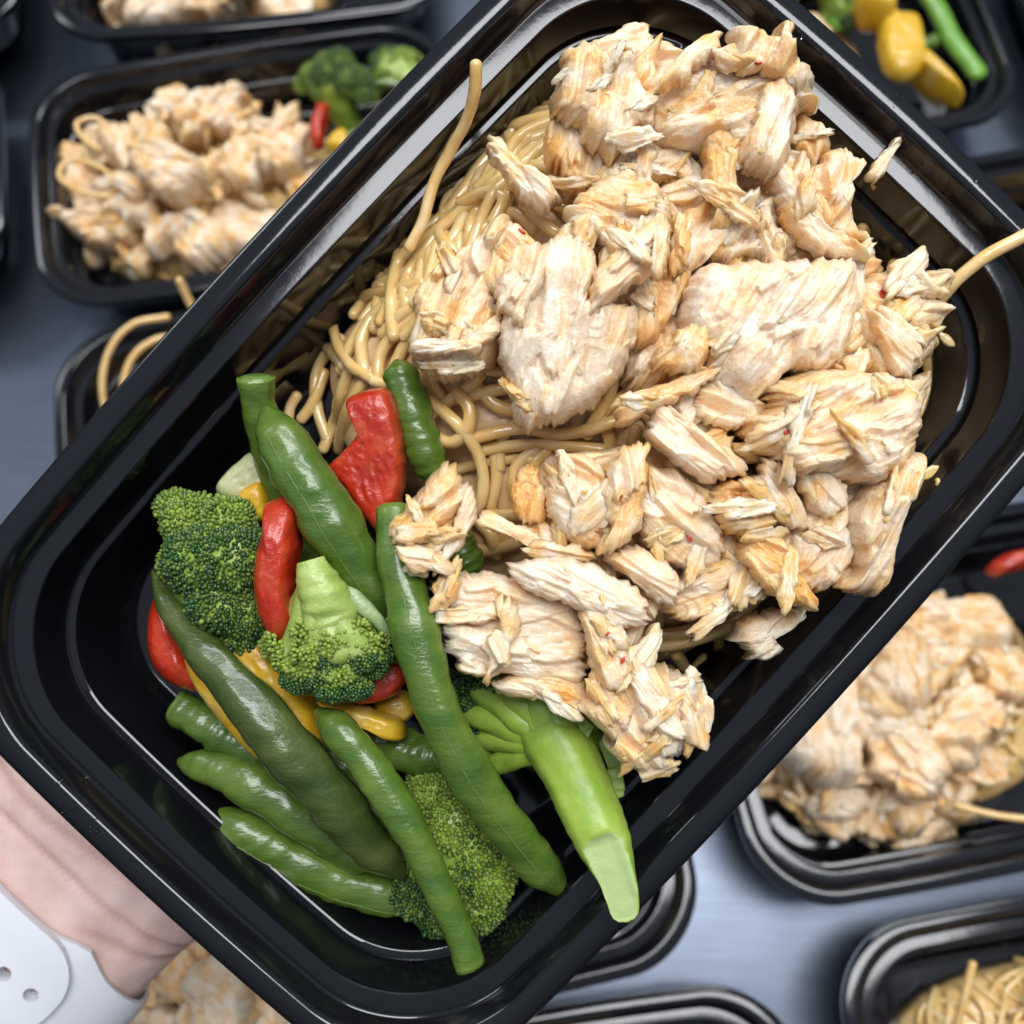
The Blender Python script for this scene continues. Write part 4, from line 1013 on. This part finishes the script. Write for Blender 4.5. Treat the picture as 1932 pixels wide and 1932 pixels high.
def strap(b0, b1, w, off, th, a_mid, holes=(), endround=0.0, seed=0, lift=None, flare=None):
    """curved band along the wrist's girth: parameter = arc angle on the wrist ellipse"""
    from mathutils.geometry import delaunay_2d_cdt
    pts = []; 
    L0, L1 = b0, b1
    nb = 60
    loop = []
    hw = w/2
    rr = endround
    for x in np.linspace(L0, L1-rr, 50): loop.append((x, -hw))
    for t in np.linspace(-90, 0, 10)[1:]: loop.append((L1-rr+rr*math.cos(R(t)), -hw+rr+rr*math.sin(R(t))))
    for t in np.linspace(0, 90, 10): loop.append((L1-rr+rr*math.cos(R(t)), hw-rr+rr*math.sin(R(t))))
    for x in np.linspace(L1-rr, L0, 50)[1:]: loop.append((x, hw))
    for y in np.linspace(hw, -hw, 12)[1:-1]: loop.append((L0, y))
    verts = [Vector(p) for p in loop]; edges = [(i, (i+1) % len(loop)) for i in range(len(loop))]
    for hx, hr in holes:
        k = len(verts)
        for i in range(22): verts.append(Vector((hx+hr*math.cos(i*2*math.pi/22), hr*1.0*math.sin(i*2*math.pi/22))))
        edges += [(k+i, k+(i+1) % 22) for i in range(22)]
    lp = [(p[0], p[1]) for p in loop]
    for x in np.arange(L0+1, L1-.5, 1.3):
        for y in np.arange(-hw+1, hw-.9, 1.3):
            if inside(lp, x, y) and all((x-hx)**2+y*y > (hr+.7)**2 for hx, hr in holes): verts.append(Vector((x, y)))
    r = delaunay_2d_cdt(verts, edges, [], 0, 1e-6)
    vv = np.array([tuple(p) for p in r[0]]); fs = []
    for t in r[2]:
        c_ = vv[list(t)].mean(0)
        if not inside(lp, c_[0], c_[1]): continue
        if any(all((vv[j][0]-hx)**2+vv[j][1]**2 < (hr*1.05)**2 for j in t) for hx, hr in holes): continue
        fs.append(tuple(t))
    # arc length on the wrist ellipse
    tt = np.linspace(R(200), R(-140), 2000)
    ce, se = np.cos(tt), np.sin(tt)
    ex = (35.6+off)*np.sign(ce)*np.abs(ce)**.85; ez = (22.0+off)*np.sign(se)*np.abs(se)**.85
    S = np.concatenate([[0], np.cumsum(np.hypot(np.diff(ex), np.diff(ez)))])
    S -= np.interp(R(90), tt[::-1], S[::-1])
    bx = np.interp(vv[:, 0], S, ex); bz = np.interp(vv[:, 0], S, ez)
    a = a_mid+vv[:, 1]
    if flare is not None: a = a+flare(vv[:, 0], vv[:, 1])
    tx = np.interp(vv[:, 0]+.5, S, ex)-np.interp(vv[:, 0]-.5, S, ex); tz = np.interp(vv[:, 0]+.5, S, ez)-np.interp(vv[:, 0]-.5, S, ez)
    l_ = np.hypot(tx, tz); nx, nz = -tz/l_, tx/l_
    s1 = np.where((nx*bx+nz*bz) < 0, -1, 1); nx *= s1; nz *= s1
    dome = -.5*np.clip((np.abs(vv[:, 1])-hw*.55)/(hw*.45), 0, 1)**2
    if lift is not None: dome = dome+lift(vv[:, 0], vv[:, 1])
    top = []; bot = []
    for i in range(len(vv)):
        c_ = H(a[i], -21+bx[i], -65+bz[i]); nn_ = n_*nx[i]+np.array([0, 0, nz[i]])
        top.append(c_+nn_*(th+dome[i])); bot.append(c_)
    m = len(vv); V = np.vstack([top, bot]); F_ = list(fs)+[tuple(m+j for j in t[::-1]) for t in fs]
    from collections import Counter
    ec = {}
    for t in fs:
        for i in range(len(t)):
            e = (t[i], t[(i+1) % len(t)]); ec[e] = 1
    Vl = V.tolist()
    for (i, j) in list(ec):
        if (j, i) not in ec:
            k = len(Vl); Vl += [Vl[j], Vl[i], Vl[m+i], Vl[m+j]]; F_.append((k, k+1, k+2, k+3))
    return np.array(Vl), F_
band = empty('watch_band', T @ MT(H(-163, -21, -43))); tag(band, 'white rubber watch band with two pin holes round the wrist', 'watch band')
ho = H(-163, -21, -43)
V, f = strap(-95, 96, 25.5, .5, 1.9, -163.5, holes=[(13.7, 1.7), (5.9, 1.9)], flare=lambda x, y: np.where(y > 0, 2.2*np.exp(-((x-17)/6)**2)*(y/12), 0)-.32*np.clip(x-18, 0, 40))
obj('inner_strap', mesh('inner_strap', V-ho, f, M_BAND), Matrix.Identity(4), band)
V, f = strap(-90, 20.5, 27, 2.6, 2.2, -163.5, holes=[(6.2, 1.8), (14.2, 1.8), (-1.8, 1.8)], endround=12)
obj('outer_strap', mesh('outer_strap', V-ho, f, M_BAND), Matrix.Identity(4), band)

# ------------------------------------------------------------------ trays on the table
rb = random.Random(21)
NB = []
for k in range(7):
    x = y = 0; h = rb.uniform(0, 6); pts = []; kap = rb.uniform(.05, .14)*rb.choice((-1, 1))
    for i in range(rb.randint(9, 13)):
        pts.append((x, y, 1.5*math.sin(i*.7+k))); h += kap*4; x += 4*math.cos(h); y += 4*math.sin(h)
    p_ = catmull(np.array(pts), 36); V, f = tube(p_-p_.mean(0), 1.35, 8, jitter=.05, seed=k); NB.append(mesh('noodle', V, f, M_ND))
def bed_mesh():
    a = np.linspace(0, 2*np.pi, 40, endpoint=False)
    q = np.stack([-22+70*np.sign(np.cos(a))*np.abs(np.cos(a))**.75, 49*np.sign(np.sin(a))*np.abs(np.sin(a))**.75], 1)
    V, f, A = chunk(q, 25, 77, 110, 26, ragged=0, lump=2.6, fibre=.8, edge=2.4, under=0, jag=.5, plank=0)
    V[:, 2] = np.maximum(V[:, 2]-37.4, -37.5)
    bb_ = BVHTree.FromPolygons([Vector(v) for v in V], f); parts = [(V, f)]; qp = q.tolist(); ra = random.Random(8)
    for k in range(420):
        if len(parts) > 170: break
        x, y = ra.uniform(-92, 48), ra.uniform(-49, 49); h = ra.uniform(0, 6.28); kap = ra.uniform(-.09, .09); pts = []; lay = ra.uniform(.4, 3)
        for _ in range(ra.randint(6, 12)):
            if not inside(qp, x, y): break
            r_ = bb_.ray_cast(Vector((x, y, 60)), Vector((0, 0, -1)))
            pts.append((x, y, (r_[0].z if r_[0] is not None else -37)+lay)); h += kap*4.5; x += 4.5*math.cos(h); y += 4.5*math.sin(h)
        if len(pts) > 4: parts.append(tube(catmull(np.array(pts), len(pts)*3), 1.35, 7))
    JV, JF, _a = join(parts); me_ = mesh('noodle_bed', JV, JF, M_ND); return me_, V, f
BED, bv, bf = bed_mesh(); BB = BVHTree.FromPolygons([Vector(v) for v in bv], bf)
held_poly = [TR @ Vector((x*.001, y*.001, 0)) for x, y in outline(HL-17, HW-17, CR-8, BOW, BOW)]
CI = CM.inverted()
def proj(p):
    q = CI @ p; return (966+q.x/-q.z*F, 966-q.y/-q.z*F)
hp2 = [proj(p) for p in held_poly]
def seen(p, m=70):
    u, v = proj(p)
    return -m < u < 1932+m and -m < v < 1932+m and not inside(hp2, u, v)
BIG = [o_ for o_ in CHO if o_.dimensions.length > .018]
def back_tray(key, x, y, yaw, where, dens=34, veg=True, noodles=16, shift=(0, 0), hgt=1.0, seed=0, sc=1.3, ell=(60, 46), nall=False):
    rr = random.Random(900+seed)
    B = Matrix.Translation((x*.001, y*.001, .039)) @ Matrix.Rotation(R(yaw), 4, 'Z')
    t = obj('meal_tray', TRAY, B); tag(t, 'black plastic meal tray '+where, 'tray', 'trays on the table')
    if not dens: return
    b = obj('noodle_bed', BED, B); tag(b, 'bed of sauced noodles in the tray '+where, 'noodles', kind='stuff')
    n = 0
    def hz(px, py):
        h = BB.ray_cast(Vector((px, py, 60)), Vector((0, 0, -1))); return h[0].z if h[0] is not None else -37
    for k in range(dens*3):
        if n >= dens: break
        a = rr.uniform(0, 6.28); q = math.sqrt(rr.uniform(0, 1))
        px, py = -24+shift[0]+ell[0]*q*math.cos(a), shift[1]+ell[1]*q*math.sin(a)
        z = hz(px, py)+(1-q*q)*13*hgt+rr.uniform(-3, 2)
        p = B @ (Vector((px, py, z))*.001)
        if not seen(p): continue
        src = rr.choice(BIG)
        M = B @ MT((px, py, z)) @ Matrix.Rotation(rr.uniform(0, 6.28), 4, 'Z') @ Matrix.Rotation(rr.uniform(-.35, .35), 4, 'X') @ Matrix.Rotation(rr.uniform(-.35, .35), 4, 'Y') @ Matrix.Scale((rr.uniform(.8, 1.1) if n % 3 else rr.uniform(.5, .7))*sc, 4)
        c = dup(src, M); tag(c, 'chicken piece in the tray '+where, 'chicken', 'chicken in the tray '+where); n += 1
    for k in range(dens*2 if dens > 20 else 0):
        a = rr.uniform(0, 6.28); q = math.sqrt(rr.uniform(0, 1))
        px, py = -24+shift[0]+ell[0]*q*math.cos(a), shift[1]+ell[1]*q*math.sin(a)
        z = hz(px, py)+(1-q*q)*13*hgt+rr.uniform(3, 8)
        if n >= dens*1.7: break
        if not seen(B @ (Vector((px, py, z))*.001)): continue
        c = obj('chicken_shred', rr.choice(SM), B @ MT((px, py, z)) @ Matrix.Rotation(rr.uniform(0, 6.28), 4, 'Z') @ Matrix.Rotation(rr.uniform(-.5, .5), 4, 'X') @ Matrix.Rotation(rr.uniform(-.4, .4), 4, 'Y') @ Matrix.Scale(rr.uniform(.9, 1.4), 4))
        tag(c, 'chicken shred in the tray '+where, 'chicken', 'chicken shreds in the tray '+where); n += 1
    for k in range(noodles*4):
        if noodles <= 0: break
        a = rr.uniform(1.4, 4.9) if rr.random() < .75 else rr.uniform(0, 6.28); q = rr.uniform(.1 if nall else .6, 1.02)
        px, py = -24+shift[0]+60*q*math.cos(a), 44*q*math.sin(a); z = hz(px, py)+rr.uniform(.5, 4)+(rr.uniform(0, 9) if nall else 0)
        p = B @ (Vector((px, py, z))*.001)
        if not seen(p): continue
        c = obj('noodle', rr.choice(NB), B @ MT((px, py, z)) @ Matrix.Rotation(rr.uniform(0, 6.28), 4, 'Z') @ Matrix.Rotation(rr.uniform(-.3, .3), 4, 'X'))
        tag(c, 'noodle in the tray '+where, 'noodle', 'noodles in the tray '+where); noodles -= 1
    return B
def put_copy(src, B, pos, rz, s, label, cat, group=None, rx=0):
    """copy of a vegetable placed by its middle"""
    ms = [src] if src.type == 'MESH' else [c for c in src.children]
    cen = sum((Vector(b_) for m_ in ms for b_ in m_.bound_box), Vector())/(8*len(ms))
    M = B @ MT(pos) @ Matrix.Rotation(R(rz), 4, 'Z') @ Matrix.Rotation(R(rx), 4, 'X') @ Matrix.Scale(s, 4) @ Matrix.Translation(-cen)
    c = dup(src, M)
    for k_ in ('group',):
        if k_ in c: del c[k_]
    tag(c, label, cat, group); return c

def loose(B, pts, label, r=1.35):
    p_ = catmull(np.array(pts, float), 40); V, f = tube(p_, r, 10, jitter=.06)
    tag(obj('noodle', mesh('noodle', V-p_[0], f, M_ND), B @ MT(p_[0])), label, 'noodle')
B1 = back_tray('T1', -135, 353, 11.5, 'holding a tall chicken heap and noodle loops', 58, noodles=10, seed=1, shift=(-8, 2), hgt=2.0, ell=(64, 52))
loose(B1, [(-70,-14,2),(-84,-12,8),(-93,-2,9),(-88,8,8),(-76,4,6),(-66,-6,4)], 'noodle loop hanging out at the end of the tall chicken heap')
loose(B1, [(-66,10,4),(-78,16,9),(-82,27,11),(-72,30,9),(-64,18,6)], 'smaller noodle loop behind the hanging loop at the tall heap')
put_copy(BROC[0], B1, (50, 34, 0), 30, 1.15, 'dark broccoli head in the tray with the tall chicken heap', 'broccoli')
put_copy(BROC[1], B1, (84, 38, 0), 200, 1.2, 'light broccoli floret at the end of the tray with the tall heap', 'broccoli')
put_copy(PEP[1], B1, (38, 6, 4), 70, .95, 'red pepper strip beside the tall chicken heap', 'pepper')
put_copy(BEANS[8], B1, (66, 2, 0), 70, .55, 'green bean between the broccoli and red pepper on the table', 'green bean')
put_copy(BEANS[1], B1, (50, -18, -8), 20, .6, 'green bean low beside the yellow pepper on the table', 'green bean')
ypep = [o_ for o_ in COL.objects if o_.get('group') == 'yellow pieces']
put_copy(ypep[0], B1, (47, -7, 2), 30, 1.4, 'yellow pepper piece below the red strip on the table', 'pepper')
B0 = back_tray('T0', -150, 513, 7, 'behind the one with the tall heap', 30, noodles=8, shift=(0, -14), seed=2, hgt=.9)
put_copy(BEANS[1], B0, (54, -36, -8), 10, .7, 'green bean in the tray behind the tall chicken heap', 'green bean')
put_copy(PEP[1], B0, (78, -30, -8), 10, .8, 'red pepper strip in the tray behind the tall chicken heap', 'pepper')
B2 = back_tray('T2', -98, 198, 12, 'half hidden by the long tilted wall', 16, noodles=14, seed=3, shift=(2, 4))
loose(B2, [(-86,16,-8),(-86,34,6),(-79,50,14),(-66,60,18),(-50,62,16)], 'noodle arching out of the half hidden tray', 1.6)
loose(B2, [(-78,8,-6),(-77,28,6),(-70,44,13),(-56,52,15),(-40,52,10)], 'second noodle arching inside the first in the half hidden tray', 1.6)
loose(B2, [(-34,54,4),(-38,64,16),(-40,72,28)], 'noodle end standing up from the half hidden tray', 1.9)
B3 = back_tray('TR1', 152, 433, 10, 'showing only its vegetable end', 6, noodles=2, seed=4, shift=(-14, 0))
M_BEANL = veg_mat('green_pepper', [(.3, (.10, .26, .03)), (.55, (.15, .33, .04)), (.8, (.22, .40, .07))], .3, 140, .0005, .2)
def curl(B):
    p_ = catmull(np.array([(30, 10, -8), (38, 24, 4), (54, 29, 9), (70, 22, 7), (80, 4, 2), (86, -18, -3), (92, -40, -4)]), 50)
    V, f = tube(p_, 5.6, 14, .7, jitter=.08, seed=5)
    o_ = obj('pepper_strip', mesh('pepper_strip', V-p_[0], f, M_BEANL), B @ MT(p_[0])); tag(o_, 'curved light green pepper strip over yellow pieces on the table', 'pepper')
curl(B3)
put_copy(ypep[1], B3, (56, -16, -3), 80, 1.25, 'large yellow squash piece under the curved green strip', 'squash')
put_copy(ypep[0], B3, (48, 8, 0), 20, 2.6, 'yellow pepper piece inside the curl of the green strip', 'pepper')
put_copy(ypep[2], B3, (70, -38, -8), 120, 2.0, 'pale yellow piece below the curved green strip', 'pepper')
put_copy(BROC[0], B3, (34, 36, 0), 60, 1.5, 'dark broccoli head behind the curved green strip', 'broccoli')
put_copy(BROC[1], B3, (40, 20, -4), 10, 1.3, 'light broccoli floret under the curved green strip', 'broccoli')
put_copy(BEANS[1], B3, (76, -14, -8), 80, .75, 'green bean under the curved green strip', 'green bean')
B4 = back_tray('TR2', 318, 292, 10, 'with an empty dark corner', 8, noodles=3, seed=5, shift=(24, -10))
put_copy(BEANS[1], B4, (-70, -30, -22), 0, .7, 'green bean in the dark cornered tray', 'green bean')
B5 = back_tray('TR0', 394, 478, 8, 'beyond the curved green strip', 16, noodles=6, seed=6, shift=(-8, 0))
B6 = back_tray('BR1', 194, 80, 11, 'with the big orange heap', 76, noodles=26, seed=7, shift=(-14, 0), hgt=1.7, ell=(58, 54))
loose(B6, [(-20,-46,-6),(-4,-54,0),(14,-58,4),(30,-52,4),(40,-40,2)], 'noodle drooping over the front of the big orange heap', 1.5)
put_copy(BEANS[1], B6, (42, 28, 16), -50, .9, 'green bean beside the big orange chicken heap', 'green bean')
put_copy(PEP[1], B6, (34, 46, 8), 0, 1.0, 'red pepper strip beside the big orange chicken heap', 'pepper')
put_copy(BEANS[3], B6, (56, 52, 0), 10, .5, 'green bean behind the red strip by the big heap', 'green bean')
put_copy(BROC[0], B6, (58, 10, -2), 10, 1.0, 'dark broccoli beside the big orange chicken heap', 'broccoli')
B7 = back_tray('BR2', 242, -74, 8, 'full of tangled noodles', 14, noodles=44, seed=8, shift=(30, -6), hgt=.7, nall=True, ell=(50, 40))
loose(B7, [(-70,30,-4),(-66,42,4),(-60,55,8)], 'noodle end standing up from the tangled noodles', 1.6)
loose(B7, [(-92,0,-8),(-94,20,0),(-86,32,4),(-76,34,2),(-72,26,-2)], 'noodle hooped at the end of the tangled noodles', 1.5)
loose(B7, [(-76,14,0),(-50,18,4),(-24,28,8),(0,44,8)], 'long noodle across the tangled noodles', 1.5)
B8 = back_tray('BM1', -43, 26, 10, 'mostly hidden under the held one', 34, noodles=8, seed=9, shift=(-46, -34), hgt=2.0, ell=(42, 30))
for k, (u, v, z) in enumerate([(300,1880,52),(340,1850,58),(385,1835,62),(420,1870,64),(360,1910,60),(450,1910,58),(500,1920,52),(545,1945,46),(310,1935,50),(400,1950,56),(470,1870,50),(470,1960,50)]):
    rd = CM.to_3x3() @ Vector(((u-966)/F, (966-v)/F, -1)); p = Vector((0, 0, CAM_H))+rd*((z*.001-CAM_H)/rd.z)
    c = dup(BIG[(k*5+3) % len(BIG)], Matrix.Translation(p) @ Matrix.Rotation(k*1.9, 4, 'Z') @ Matrix.Rotation(.3*math.sin(k*3), 4, 'X') @ Matrix.Scale(.9, 4))
    tag(c, 'chicken piece in the tray mostly hidden under the held one', 'chicken', 'chicken in the tray mostly hidden under the held one')
B9 = back_tray('BM2', 7, -121, 9, 'next to the wrist', 10, noodles=4, seed=10)
B10 = back_tray('A1', -372, 335, 11, 'in the outer column beside the tall heap', 8, noodles=2, seed=11)
B11 = back_tray('A0', -388, 492, 9, 'in the outer column behind its neighbour', 8, noodles=2, seed=12)
